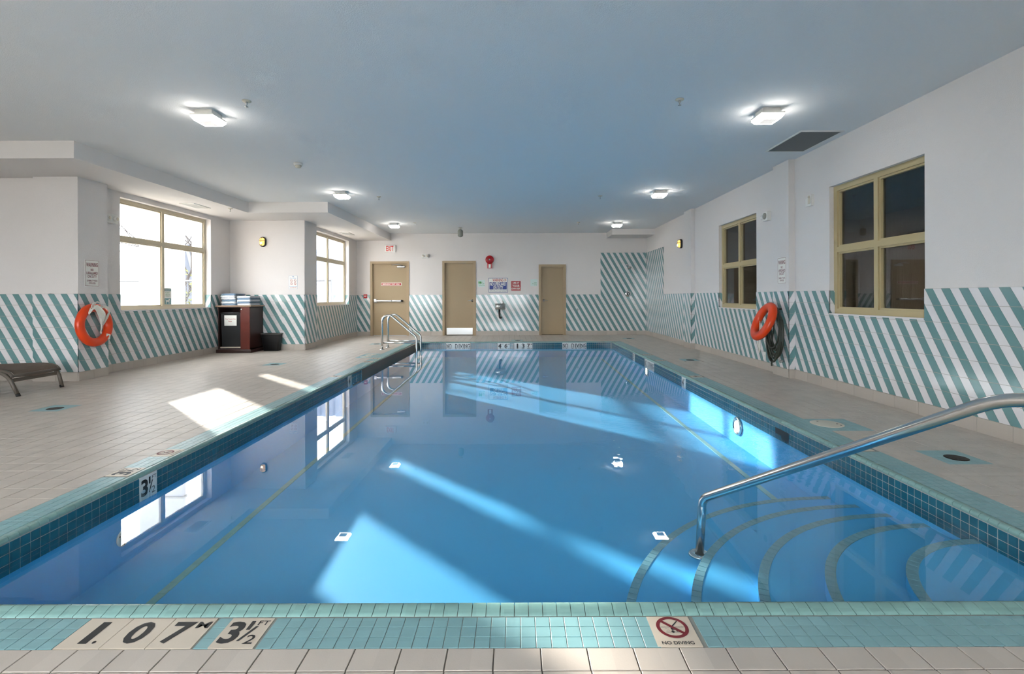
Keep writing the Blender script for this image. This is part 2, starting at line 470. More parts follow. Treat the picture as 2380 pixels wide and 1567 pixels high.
def stripes(parent, fr, regions, ztop, ncourse, phase, max_ind=300, rev=False, ch=CH, cw=CW, zmin=None):
    u_lo = min(r[0] for r in regions); u_hi = max(r[1] for r in regions)
    pieces = []
    for k in range(ncourse):
        v1 = ztop - k*ch; v0 = v1 - ch
        sh = (-k if rev else k)*cw
        i0 = int((u_lo - phase - sh)/cw) - 3; i1 = int((u_hi - phase - sh)/cw) + 3
        for i in range(i0, i1):
            a = phase + sh + i*cw; d = -cw if rev else cw
            g, gv = 0.0012, 0.0019
            full = [(a+d+g, v0+gv), (a+d+cw-g, v0+gv), (a+cw-g, v1-gv), (a+g, v1-gv)]
            for (ru0, ru1, rv0, rv1) in regions:
                p = clip(full, ru0, ru1, rv0, rv1)
                if len(p) < 3 or area(p) < 2e-5: continue
                whole = len(p) == 4 and abs(area(p)-area(full)) < 1e-7
                c = fr.p(sum(q[0] for q in p)/len(p), sum(q[1] for q in p)/len(p))
                qs = [px(fr.p(*q)) for q in p]
                imp = area([q for q in qs]) if all(q is not None for q in qs) and seen(c) else 0
                pieces.append((imp, p, i % 2, whole, (a, v1)))
    pieces.sort(key=lambda t: -t[0])
    ind = [t for t in pieces[:max_ind] if t[0] > 0]
    rest = pieces[len(ind):]
    shared = {}
    for imp, p, par, whole, an in ind:
        m = 'green_tile' if par == 0 else 'white_tile'
        if whole:
            org = fr.p(*an)
            if par not in shared: shared[par] = tile_mesh(fr, p, m, org)
            inst('tile', shared[par], parent, org)
        else:
            org = fr.p(*p[0]); inst('tile', tile_mesh(fr, p, m, org), parent, org)
    if rest:
        mb = MB()
        for imp, p, par, whole, an in rest:
            n = len(p)
            mb.add([fr.p(u, w, TT) for u, w in p] + [fr.p(u, w, 0) for u, w in p],
                   [list(range(n))] + [[(i+1) % n, i, n+i, n+(i+1) % n] for i in range(n)], par)
        o = mb.build('wall_tiling', ['green_tile', 'white_tile'], parent)
        tag(o, kind='stuff')
    # thin grout bed behind the tiles
    mb = MB()
    for (ru0, ru1, rv0, rv1) in regions: fr.rect(mb, ru0, ru1, rv0, rv1, -0.001, 0.005)
    mb.build('grout', 'tile_grout', parent)

# far wall
SH_X, SH_Z = fx(1396), 0.125 + 15*CH
dd = [(XL2, D1[0]-0.06, BASE_T, TILE_TOP), (D1[1]+0.06, D2[0]-0.06, BASE_T, TILE_TOP), (D2[1]+0.06, D3[0]-0.06, BASE_T, TILE_TOP),
      (D3[1]+0.06, SH_X, BASE_T, TILE_TOP), (SH_X, XR, BASE_T, SH_Z)]
stripes(wall_far, F_far, dd, SH_Z, 15, SH_X, max_ind=300)
# right wall (u = -y)
rr = [(-YF, -13.09, BASE_T, SH_Z), (-13.09, -11.22, BASE_T, TILE_TOP), (-10.77, W4[0], BASE_T, TILE_TOP), (W4[0], W4[1], BASE_T, W4[2]),
      (W4[1], -7.32, BASE_T, TILE_TOP), (-6.90, W3[0], BASE_T, TILE_TOP), (W3[0], W3[1], BASE_T, W3[2]), (W3[1], 1.0, BASE_T, TILE_TOP)]
stripes(wall_right, F_right, rr, SH_Z, 15, -4.515 + 8*CW*0 - 8*CW, max_ind=300)
F_r1 = Frame((3.822,0,0),(0,-1,0),(0,0,1),(-1,0,0))
stripes(P_R1, F_r1, [(-7.32,-6.90,BASE_T,TILE_TOP)], TILE_TOP, 7, -7.30)
stripes(P_R1, Frame((0,6.90,0),(1,0,0),(0,0,1),(0,-1,0)), [(3.822,XR,BASE_T,TILE_TOP)], TILE_TOP, 7, 3.80, rev=True)
stripes(P_R2, F_r1, [(-11.22,-10.77,BASE_T,TILE_TOP)], TILE_TOP, 7, -11.2, max_ind=0)
stripes(P_R2, Frame((0,10.77,0),(1,0,0),(0,0,1),(0,-1,0)), [(3.822,XR,BASE_T,TILE_TOP)], TILE_TOP, 7, 3.80, rev=True, max_ind=0)
# left walls
stripes(wall_left, F_l1, [(YA+0.5, W1[0], BASE_T, TILE_TOP), (W1[0], W1[1], BASE_T, W1[2]), (W1[1], YB, BASE_T, TILE_TOP)], TILE_TOP, 7, 7.41)
stripes(P_A, Frame((-6.16,0,0),(0,1,0),(0,0,1),(1,0,0)), [(YA, YA+0.5, BASE_T, TILE_TOP)], TILE_TOP, 7, 6.89)
stripes(P_A, F_A, [(-6.79, -6.16, BASE_T, TILE_TOP)], TILE_TOP, 7, -6.76)
stripes(wall_left_front, F_A2, [(XN, -6.79, BASE_T, TILE_TOP)], TILE_TOP, 7, -7.33)
stripes(wall_left_middle, F_B, [(XL1, -5.17, BASE_T, TILE_TOP)], TILE_TOP, 7, -6.19)
stripes(P_B, Frame((0,YB-0.02,0),(1,0,0),(0,0,1),(0,-1,0)), [(-5.17,-4.70,BASE_T,TILE_TOP)], TILE_TOP, 7, -5.08)
stripes(P_B, Frame((-4.70,0,0),(0,1,0),(0,0,1),(1,0,0)), [(YB-0.02,YB+0.63,BASE_T,TILE_TOP)], TILE_TOP, 7, YB, max_ind=0)
stripes(wall_left_far, F_l2, [(YB+0.6, W2[0], BASE_T, TILE_TOP), (W2[0], W2[1], BASE_T, W2[2]), (W2[1], YF, BASE_T, TILE_TOP)], TILE_TOP, 7, 11.5, max_ind=0)
# tiled far jambs of the two tall windows
for (wp, X, y, z0) in ((wall_left, XL1, W1[1], W1[2]), (wall_left_far, XL2, W2[1], W2[2])):
    stripes(wp, Frame((0, y-0.008, 0),(1,0,0),(0,0,1),(0,-1,0)), [(X-0.12, X, z0, TILE_TOP)], TILE_TOP, 2, X-0.1, rev=True, max_ind=0)
for (y, z0) in ((-W3[0], W3[2]), (-W4[0], W4[2])):
    stripes(wall_right, Frame((0, y-0.006, 0),(1,0,0),(0,0,1),(0,-1,0)), [(XR, XR+0.07, z0, TILE_TOP)], TILE_TOP, 2, XR-0.05, max_ind=0)

# ------------------------------------------------------------------ baseboards, one tile at a time
def baseboard(name, runs):
    b = struct(empty(name))
    for fr, u0, u1 in runs:
        n = max(1, round((u1-u0)/0.305)); w = (u1-u0)/n
        me = None
        for i in range(n):
            a = u0 + i*w
            if me is None:
                mbx = MB(); fr.rect(mbx, a+0.0012, a+w-0.0012, 0.0, BASE_T-0.002, 0.0, 0.010)
                org = fr.p(a, 0)
                me = bpy.data.meshes.new('base_tile'); me.from_pydata([tuple(Vector(v)-org) for v in mbx.v], [], mbx.f)
                me.materials.append(MATS['base_tile']); me.update()
            inst('base_tile', me, b, fr.p(a, 0))
    return b
baseboard('baseboard_far', [(F_far, XL2, D1[0]-0.06), (F_far, D1[1]+0.06, D2[0]-0.06), (F_far, D2[1]+0.06, D3[0]-0.06), (F_far, D3[1]+0.06, XR)])
baseboard('baseboard_right', [(F_right, -YF, -11.22), (F_r1, -11.22, -10.77), (Frame((0,10.77,0),(1,0,0),(0,0,1),(0,-1,0)), 3.822, XR), (F_right, -10.77, -7.32),
           (F_r1, -7.32, -6.90), (Frame((0,6.90,0),(1,0,0),(0,0,1),(0,-1,0)), 3.822, XR), (F_right, -6.90, 1.0)])
baseboard('baseboard_left', [(F_l1, YA+0.5, YB), (Frame((-6.16,0,0),(0,1,0),(0,0,1),(1,0,0)), YA, YA+0.5), (F_A, -6.79, -6.16), (F_A2, XN, -6.79),
           (F_B, XL1, -5.17), (Frame((0,YB-0.02,0),(1,0,0),(0,0,1),(0,-1,0)), -5.17, -4.70), (Frame((-4.70,0,0),(0,1,0),(0,0,1),(1,0,0)), YB-0.02, YB+0.63), (F_l2, YB+0.63, YF)])

# ------------------------------------------------------------------ deck floor
TP = 0.1526
SP = 0.0517
BN = 0.066                                    # width of the rounded coping
BAND_L = BN + 0.004 + 3*SP
mb = MB()
mb.box(XN-0.2, XLf(0)-0.09, YBK-0.2, YF+0.2, -0.2, -0.004)
mb.box(XRf(0)+0.06, XR+0.2, YBK-0.2, YF+0.2, -0.2, -0.004)
mb.box(XLf(0)-0.09, XRf(0)+0.06, YBK-0.2, YN-0.05, -0.2, -0.004)
mb.box(XLf(0)-0.09, XRf(0)+0.06, YE+0.05, YF+0.2, -0.2, -0.004)
floor = struct(mb.build('floor', 'deck_grout'))
# aqua inlays (drain squares, skimmer patches) that replace deck tiles: x0,x1,y0,y1
drains = [(-4.885, 5.19), (-4.23, 8.55), (3.13, 8.93), (3.12, 3.52), (3.06, 13.5), (0.0, 13.05), (-3.5, 12.2)]
inlays = [(x-2.95*SP, x+2.95*SP, y-2.95*SP, y+2.95*SP) for x, y in drains]
patches = [(2.655, 3.07, 4.21, 4.625), (-3.11, -2.79, 9.38, 10.1)]
inlays += patches
pieces = []
def deck_piece(x0, x1, y0, y1, shear=None):
    for (a, b, c, d) in inlays:
        if x0 < b and x1 > a and y0 < d and y1 > c:
            # keep what sticks out of the inlay
            if x0 < a: deck_piece(x0, a, y0, y1, shear)
            if x1 > b: deck_piece(b, x1, y0, y1, shear)
            xa, xb = max(x0, a), min(x1, b)
            if y0 < c: deck_piece(xa, xb, y0, c, shear)
            if y1 > d: deck_piece(xa, xb, d, y1, shear)
            return
    if x1-x0 < 0.012 or y1-y0 < 0.012: return
    pieces.append((x0, x1, y0, y1))
g = 0.0042
LB = lambda y: XLf(y) - BAND_L                # edge of the aqua band, left
RB = lambda y: XRf(y) + BAND_L + SP           # right (four columns)
NB = YN - BN - 0.008 - 3*SP                   # near
FB = YE + BN + 0.008 + 2*SP
rows = []
y = NB - 0.100
ys = [NB, y]
while y > YBK: y -= TP; ys.append(y)
ys = sorted(ys); yy = NB
while yy < YF: yy += TP; ys.append(min(yy, YF))
for j in range(len(ys)-1):
    y0, y1 = ys[j], ys[j+1]; ym = (y0+y1)/2
    inpool = ym > NB and ym < FB
    # left and right of the pool, columns count from the band edge
    x1 = LB(ym)
    xlim = XN if ym < YA+0.07 else (XL1 if ym < YB else XL2)
    while x1 > xlim:
        x0 = max(x1-TP, xlim); deck_piece(x0, x1, y0, y1); x1 -= TP
    x0 = RB(ym)
    while x0 < XR:
        deck_piece(x0, min(x0+TP, XR), y0, y1); x0 += TP
    if not inpool:
        x0 = LB(ym); stop = RB(ym)
        while x0 < stop - 0.004:
            deck_piece(x0, min(x0+TP, stop), y0, y1); x0 += TP
def rank(p):
    c = ((p[0]+p[1])/2, (p[2]+p[3])/2, 0)
    if not seen(c, 40): return 1e9
    return c[0]**2 + c[1]**2
pieces.sort(key=rank)
shared = {}
for p in pieces[:300]:
    k = (round(p[1]-p[0], 4), round(p[3]-p[2], 4))
    if k not in shared:
        w, d = p[1]-p[0], p[3]-p[2]; b = 0.0012; t = g/2
        v = [(t,t,-.012),(w-t,t,-.012),(w-t,d-t,-.012),(t,d-t,-.012),(t,t,-b),(w-t,t,-b),(w-t,d-t,-b),(t,d-t,-b),
             (t+b,t+b,0),(w-t-b,t+b,0),(w-t-b,d-t-b,0),(t+b,d-t-b,0)]
        f = [(8,9,10,11),(4,5,9,8),(5,6,10,9),(6,7,11,10),(7,4,8,11),(0,1,5,4),(1,2,6,5),(2,3,7,6),(3,0,4,7)]
        me = bpy.data.meshes.new('deck_tile'); me.from_pydata(v, [], f); me.materials.append(MATS['deck_tile']); me.update()
        shared[k] = me
    inst('deck_tile', shared[k], floor, (p[0], p[2], 0))
mb = MB()
for p in pieces[300:]:
    t = g/2
    x0, x1, y0, y1 = p[0]+t, p[1]-t, p[2]+t, p[3]-t
    mb.add([(x0,y0,-.012),(x1,y0,-.012),(x1,y1,-.012),(x0,y1,-.012),(x0,y0,0),(x1,y0,0),(x1,y1,0),(x0,y1,0)],
           [(4,5,6,7),(0,1,5,4),(1,2,6,5),(2,3,7,6),(3,0,4,7)])
tag(mb.build('deck_tiling', 'deck_tile', floor), kind='stuff')

# ------------------------------------------------------------------ pool
pool = tag(empty('swimming_pool', (0, (YN+YE)/2, 0)), 'rectangular indoor swimming pool with aqua tiled edge and curved corner steps', 'pool')
FLOOR_Z = lambda y: -0.52 + 0.14*(y-YN)/(YE-YN)
mb = MB()
zb = -1.0
a, b, c, d = (XLf(YN), YN), (XRf(YN), YN), (XRf(YE), YE), (XLf(YE), YE)
ao, bo, co, do = (a[0]-.2, YN-.2), (b[0]+.2, YN-.2), (c[0]+.2, YE+.2), (d[0]-.2, YE+.2)
zt = -0.012
for (p, q, po, qo) in ((a,b,ao,bo),(b,c,bo,co),(c,d,co,do),(d,a,do,ao)):
    mb.add([(*p,zb),(*q,zb),(*q,zt),(*p,zt),(*po,zb),(*qo,zb),(*qo,zt),(*po,zt)],
           [(0,1,2,3)[::-1],(4,5,6,7),(3,2,6,7)[::-1]])
mb.build('pool_wall', 'pool_paint', pool)
mb = MB()
mb.add([(*a,FLOOR_Z(YN)),(*b,FLOOR_Z(YN)),(*c,FLOOR_Z(YE)),(*d,FLOOR_Z(YE))], [(0,1,2,3)])
mb.build('pool_floor', 'pool_paint', pool)

def small_box_mesh(name, w, d, h, m, bev=0.0008):
    b = bev
    v = [(0,0,-h),(w,0,-h),(w,d,-h),(0,d,-h),(0,0,-b),(w,0,-b),(w,d,-b),(0,d,-b),(b,b,0),(w-b,b,0),(w-b,d-b,0),(b,d-b,0)]
    f = [(8,9,10,11),(4,5,9,8),(5,6,10,9),(6,7,11,10),(7,4,8,11),(0,1,5,4),(1,2,6,5),(2,3,7,6),(3,0,4,7)]
    me = bpy.data.meshes.new(name); me.from_pydata(v, [], f); me.materials.append(MATS[m]); me.update(); return me

def spread(name, stuffname, items, meshes, limit, parent):
    "items: (mesh key, matrix); the ones that show largest become objects, the rest one mesh"
    def key(it):
        c = it[1].translation
        return (c.x**2 + c.y**2) if seen(c, 40) else 1e9
    items.sort(key=key)
    pl = parent_loc(parent)
    for k, M in items[:limit]:
        o = bpy.data.objects.new(name, meshes[k]); COL.objects.link(o); o.parent = parent
        M2 = Matrix.Translation(-pl) @ M
        o.matrix_local = M2
    if len(items) > limit:
        mb = MB()
        for k, M in items[limit:]:
            me = meshes[k]
            mb.add([M @ v.co for v in me.vertices], [list(p.vertices) for p in me.polygons], 0, False)
        tag(mb.build(stuffname, [meshes[items[0][0]].materials[0].name], parent), kind='stuff')

# coping: rounded cap pieces; local x along the edge, y away from the water
prof = [(0.0,-0.014),(-0.001,-0.004),(0.002,0.006),(0.010,0.0125),(0.022,0.0135),(0.036,0.009),(0.050,0.004),(BN,0.001),(BN,-0.014)]
def bull_mesh():
    w = SP-0.0022; n = len(prof)
    v = [(0,y,z) for y,z in prof] + [(w,y,z) for y,z in prof]
    v = v + v
    f = [[i, i+1, n+i+1, n+i][::-1] for i in range(n-1)] + [list(range(2*n,3*n)), list(range(3*n,4*n))[::-1]]
    me = bpy.data.meshes.new('coping_tile'); me.from_pydata(v, [], f); me.materials.append(MATS['bullnose'])
    for k, p in enumerate(me.polygons): p.use_smooth = k < n-1
    me.update(); return me
BULL = bull_mesh()
edges = {  # name: start point, direction along, direction away from water, length
    'near': (Vector((XLf(YN), YN, 0)), Vector((1,0,0)), Vector((0,-1,0)), XRf(YN)-XLf(YN)),
    'far': (Vector((XRf(YE), YE, 0)), Vector((-1,0,0)), Vector((0,1,0)), XRf(YE)-XLf(YE)),
    'left': (Vector((XLf(YE), YE, 0)), Vector((XLf(YN)-XLf(YE), YN-YE, 0)).normalized(), Vector((-1,0,0)), YE-YN),
    'right': (Vector((XRf(YN), YN, 0)), Vector((XRf(YE)-XRf(YN), YE-YN, 0)).normalized(), Vector((1,0,0)), YE-YN)}
def edge_mat(start, al, aw, s, off=0.0, z=0.0):
    aw = (aw - al*aw.dot(al)).normalized()
    M = Matrix.Identity(4)
    M.col[0][:3] = al; M.col[1][:3] = aw; M.col[2][:3] = al.cross(aw)
    M.translation = start + al*s + aw*off + Vector((0,0,z))
    return M
items = []
for nm, (st, al, aw, L) in edges.items():
    n = int(L/SP)
    pitch = L/n
    for i in range(n):
        M = edge_mat(st, al, aw, i*pitch)
        if M.col[2][2] < 0:   # keep z up: mirror the run
            M = edge_mat(st, -al, aw, -(i+1)*pitch)
        items.append((0, M))
    for cxy in ():
        pass
spread('coping_tile', 'coping', items, [BULL], 300, pool)
# grout bed under coping and band, corner fill
mb = MB()
zg = -0.003
o4 = BN + 0.01 + 3*SP
for (p, q, po, qo) in ((a,b,(LB(YN),NB),(RB(YN),NB)), (b,c,(RB(YN),NB),(RB(YE),FB)), (c,d,(RB(YE),FB),(LB(YE),FB)), (d,a,(LB(YE),FB),(LB(YN),NB))):
    mb.add([(*p,zg),(*q,zg),(*qo,zg),(*po,zg)], [(0,3,2,1)[::-1]])
mb.build('coping_grout', 'aqua_grout', pool, recalc=True)

# markers let into the band: on the deck x0,x1,y0,y1
mk_near = [(-1.542+i*0.1528, -1.542+(i+1)*0.1528) for i in range(3)] + [(-1.031, -0.878)]
mk_dive = (0.461, 0.613)
band_y0, band_y1 = NB, NB+3*SP
mk_left = [(3.20, 3.355, 'd'), (3.60, 3.755, 'n'), (7.14, 7.295, 'd'), (8.75, 8.905, 'n'), (9.25, 9.405, 'd')]
mk_right = [(3.66, 3.815, 'n'), (7.0, 7.155, 'd'), (8.8, 8.955, 'n'), (9.66, 9.815, 'd')]
AQ = small_box_mesh('band_tile', SP-0.0022, SP-0.0022, 0.010, 'aqua_tile')
items = []
x0n = -1.542
i0 = int((LB(YN)-x0n)/SP)
for i in range(i0, 200):
    x = x0n + i*SP
    if x + SP > RB(YN)+0.02: break
    if x < LB(YN)-0.02: continue
    xm = x+SP/2
    if any(a_ < xm < b_ for a_, b_ in mk_near) or mk_dive[0] < xm < mk_dive[1]: continue
    for j in range(3): items.append((0, Matrix.Translation((x, NB + j*SP + 0.001, 0))))
n = int((YE - YN + BN)/SP)
for i in range(n):
    y = YN - BN + i*SP; ym = y+SP/2
    if not any(a_ < ym < b_ for a_, b_, _ in mk_left):
        for j in range(3): items.append((0, Matrix.Translation((XLf(ym)-BN-0.004-(j+1)*SP, y, 0))))
    if not any(a_ < ym < b_ for a_, b_, _ in mk_right):
        for j in range(4): items.append((0, Matrix.Translation((XRf(ym)+BN+0.004+j*SP, y, 0))))
for i in range(int((RB(YE)-LB(YE))/SP)):
    for j in range(2): items.append((0, Matrix.Translation((LB(YE)+i*SP, YE+BN+0.004+j*SP, 0))))
spread('band_tile', 'band_tiling', items, [AQ], 300, pool)
# inlay squares in the deck
items = []
for (x0, x1, y0, y1) in inlays:
    nx, ny = max(1, round((x1-x0)/SP)), max(1, round((y1-y0)/SP))
    for i in range(nx):
        for j in range(ny):
            items.append((0, Matrix.Translation((x0+i*(x1-x0)/nx, y0+j*(y1-y0)/ny, -0.0008))))
spread('inlay_tile', 'inlay_tiling', items, [AQ], 200, floor)

# waterline tiles: vertical, three rows (the last one under water)
wm_left = [(3.19,3.345,'35'), (7.27,7.425,'4'), (9.03,9.65,'ND'), (10.52,10.675,'5')]
wm_right = [(7.02,7.175,'4'), (8.63,9.25,'ND'), (10.03,10.185,'D')]
wm_far = [(-1.82,-1.20,'ND'), (-0.50,-0.19,'46'), (-0.078,0.387,'137'), (1.148,1.768,'ND')]
skim_r, skim_l = (4.36, 4.59), (10.2, 10.4)
WT = small_box_mesh('waterline_tile', SP-0.003, SP-0.003, 0.006, 'teal_tile')
items = []
def wl_matrix(p, al, up, nrm):
    M = Matrix.Identity(4); M.col[0][:3] = al; M.col[1][:3] = up; M.col[2][:3] = nrm; M.translation = p; return M
UP = Vector((0,0,1))
for r_ in range(3):
    z = -0.014 - (r_+1)*SP
    n = int((YE-YN)/SP)
    for i in range(n):
        y = YN + i*SP; ym = y + SP/2
        if not any(a_-.005 < ym < b_+.005 for a_, b_, _ in wm_left) and not (r_ in (0,1) and skim_l[0] < ym < skim_l[1]):
            items.append((0, wl_matrix(Vector((XLf(y)+0.005, y+0.0015, z)), Vector((0,1,0)), UP, Vector((1,0,0)))))
        if not any(a_-.005 < ym < b_+.005 for a_, b_, _ in wm_right) and not (r_ == 1 and skim_r[0] < ym < skim_r[1]):
            items.append((0, wl_matrix(Vector((XRf(y)-0.005, y+SP-0.0015, z)), Vector((0,-1,0)), UP, Vector((-1,0,0)))))
    n = int((XRf(YE)-XLf(YE))/SP)
    for i in range(n):
        x = XLf(YE)+i*SP
        if any(a_-.005 < x+SP/2 < b_+.005 for a_, b_, _ in wm_far): continue
        items.append((0, wl_matrix(Vector((x+0.0015, YE-0.005, z)), Vector((1,0,0)), UP, Vector((0,-1,0)))))
for it in items:
    pass
spread('waterline_tile', 'waterline_tiling', items, [WT], 300, pool)
mb = MB()   # grout bed of the waterline band
z0, z1 = -0.014-3*SP, -0.012
mb.add([(XLf(YN)+.004,YN,z0),(XLf(YE)+.004,YE,z0),(XLf(YE)+.004,YE,z1),(XLf(YN)+.004,YN,z1)], [(0,1,2,3)])
mb.add([(XRf(YN)-.004,YN,z0),(XRf(YE)-.004,YE,z0),(XRf(YE)-.004,YE,z1),(XRf(YN)-.004,YN,z1)], [(3,2,1,0)])
mb.add([(XLf(YE),YE-.004,z0),(XRf(YE),YE-.004,z0),(XRf(YE),YE-.004,z1),(XLf(YE),YE-.004,z1)], [(0,1,2,3)])
mb.build('waterline_grout', 'pool_grout', pool)

# --- numbered and lettered tiles
def marker(fr, u0, u1, v0, v1, n1, m, label):
    e = tag(empty('depth_marker', fr.p((u0+u1)/2, (v0+v1)/2, 0)), label, 'pool marker')
    mb_ = MB(); fr.rect(mb_, u0+.0012, u1-.0012, v0+.0012, v1-.0012, n1-0.01, n1); mb_.build('tile', m, e)
    return e
def half(e, fr, u0, u1, v0, v1, n, m='marker_black'):
    w, h_ = u1-u0, v1-v0
    letters(e, fr, '3', u0+.08*w, u0+.47*w, v0+.14*h_, v0+.86*h_, n, m, .03)
    letters(e, fr, '1', u0+.52*w, u0+.61*w, v0+.58*h_, v0+.88*h_, n, m, .01)
    letters(e, fr, '/', u0+.50*w, u0+.76*w, v0+.22*h_, v0+.70*h_, n, m, .0)
    letters(e, fr, '2', u0+.68*w, u0+.89*w, v0+.13*h_, v0+.42*h_, n, m, .01)
    letters(e, fr, 'FT', u0+.70*w, u0+.95*w, v0+.74*h_, v0+.89*h_, n, m, .01)
def ring_sign(e, fr, cu, cv, r, n, zone='marker_red'):
    mb_ = MB(); N = 36
    vs_ = []
    for k in range(N):
        t = 2*math.pi*k/N
        vs_ += [fr.p(cu+r*math.cos(t), cv+r*math.sin(t), n), fr.p(cu+r*.78*math.cos(t), cv+r*.78*math.sin(t), n)]
    mb_.add(vs_, [(2*k, 2*((k+1)%N), 2*((k+1)%N)+1, 2*k+1) for k in range(N)])
    s_ = r*.83*.707; t_ = r*.075
    mb_.add([fr.p(cu-s_-t_, cv+s_-t_, n+.0004), fr.p(cu+s_-t_, cv-s_-t_, n+.0004), fr.p(cu+s_+t_, cv-s_+t_, n+.0004), fr.p(cu-s_+t_, cv+s_+t_, n+.0004)], [(0,1,2,3)])
    mb_.build('prohibition_ring', zone, e)
    g_ = MB()
    def pl(pts): g_.add([fr.p(cu+x*r, cv+y*r, n+.0002) for x, y in pts], [list(range(len(pts)))])
    pl([(.42,.58),(.48,.56),(.06,.08),(-.06,.02),(.0,.14)])                     # legs
    pl([(-.06,.05),(.06,.08),(.02,-.22),(-.04,-.3),(-.14,-.2),(-.14,-.06)])      # body
    pl([(-.03,-.2),(.16,-.22),(.24,-.42),(.20,-.43),(.12,-.27),(-.03,-.26)])    # arm
    pl([(-.1+.1*math.cos(t)+.02, -.42+.12*math.sin(t)) for t in [k*math.pi/5 for k in range(10)]])
    pl([(-.55,-.46),(.5,-.46),(.5,-.49),(-.55,-.49)])
    for k in range(-7, 8):
        if abs(k) < 2: continue
        x = k*.1; pl([(x-.05,.0),(x,.04),(x+.05,.0),(x+.05,-.03),(x,.01),(x-.05,-.03)])
    for (x, y) in ((-.5,-.12),(-.38,-.17),(-.46,-.34),(-.33,-.31)): pl([(x,y+.015),(x+.1,y-.015),(x+.1,y-.03),(x,y)])
    g_.build('diver_pictogram', 'marker_black', e)

n_ = 0.0012
by0, by1 = NB+0.0005, NB+3*SP
lab = ['cream deck tile with a large black 1 and decimal point beside the near pool edge',
       'cream deck tile with a large black 0 beside the near pool edge',
       'cream deck tile with a large black 7 and small M beside the near pool edge',
       'cream deck tile reading 3½ FT beside the near pool edge']
for i, (u0, u1) in enumerate(mk_near):
    e = marker(F_deck, u0, u1, by0, by1, 0.0004, 'marker_tile', lab[i])
    w, h_ = u1-u0, by1-by0; n = 0.0012
    if i == 0:
        letters(e, F_deck, '1', u0+.40*w, u0+.60*w, by0+.15*h_, by0+.86*h_, n, 'marker_black', .03)
        letters(e, F_deck, '.', u0+.70*w, u0+.78*w, by0+.15*h_, by0+.24*h_, n, 'marker_black', .03)
    elif i == 1: letters(e, F_deck, '0', u0+.26*w, u0+.74*w, by0+.15*h_, by0+.86*h_, n, 'marker_black', .03)
    elif i == 2:
        letters(e, F_deck, '7', u0+.14*w, u0+.62*w, by0+.15*h_, by0+.86*h_, n, 'marker_black', .03)
        letters(e, F_deck, 'M', u0+.66*w, u0+.95*w, by0+.64*h_, by0+.86*h_, n, 'marker_black', .02)
    else: half(e, F_deck, u0, u1, by0, by1, n)
u0, u1 = mk_dive
e = marker(F_deck, u0, u1, by0, by1, 0.0004, 'marker_tile', 'cream deck tile with red no diving symbol at the near pool edge')
ring_sign(e, F_deck, (u0+u1)/2+.002, by0+.62*(by1-by0), .055, 0.0012)
letters(e, F_deck, 'NO DIVING', u0+.13*(u1-u0), u0+.84*(u1-u0), by0+.07*(by1-by0), by0+.17*(by1-by0), 0.0012, 'marker_black', .02)
# deck markers along the sides, read from the water side
F_dl = Frame((0,0,0),(0,1,0),(-1,0,0),(0,0,1)); F_dr = Frame((0,0,0),(0,-1,0),(1,0,0),(0,0,1))
dlab = {(3.20): 'worn cream deck tile reading 3½ FT on the window side of the pool', (3.60): 'worn cream deck tile with no diving symbol on the window side, nearest the camera',
        (7.14): 'cream deck tile reading 4 FT on the window side of the pool', (8.75): 'cream deck tile with no diving symbol on the window side, near the ladder',
        (9.25): 'cream deck tile reading 5 FT on the window side, near the ladder', (3.66): 'cream deck tile with no diving symbol beyond the handrail on the right side',
        (7.0): 'cream deck tile reading 4 FT on the right side of the pool', (8.8): 'cream deck tile with no diving symbol at the far right side of the pool',
        (9.66): 'cream deck tile reading 5 FT at the far right side of the pool'}
for side, lst in (('l', mk_left), ('r', mk_right)):
    for (y0, y1, kind) in lst:
        ym = (y0+y1)/2
        if side == 'l':
            v0 = -(XLf(ym)-BN-0.004); fr = F_dl; u0, u1 = y0, y1
        else:
            v0 = XRf(ym)+BN+0.004+SP*.5; fr = F_dr; u0, u1 = -y1, -y0
        v1 = v0 + 3*SP
        e = marker(fr, u0, u1, v0, v1, 0.0004, 'marker_tile', dlab[y0])
        if kind == 'n':
            ring_sign(e, fr, (u0+u1)/2, v0+.62*(v1-v0), .055, 0.0012)
            letters(e, fr, 'NO DIVING', u0+.13*(u1-u0), u0+.84*(u1-u0), v0+.07*(v1-v0), v0+.17*(v1-v0), 0.0012, 'marker_black', .02)
        elif y0 == 3.20: half(e, fr, u0, u1, v0, v1, 0.0012)
        else:
            w, h_ = u1-u0, v1-v0
            letters(e, fr, '4' if ym < 8 else '5', u0+.2*w, u0+.62*w, v0+.15*h_, v0+.86*h_, 0.0012, 'marker_black', .03)
            letters(e, fr, 'FT', u0+.66*w, u0+.93*w, v0+.7*h_, v0+.86*h_, 0.0012, 'marker_black', .01)
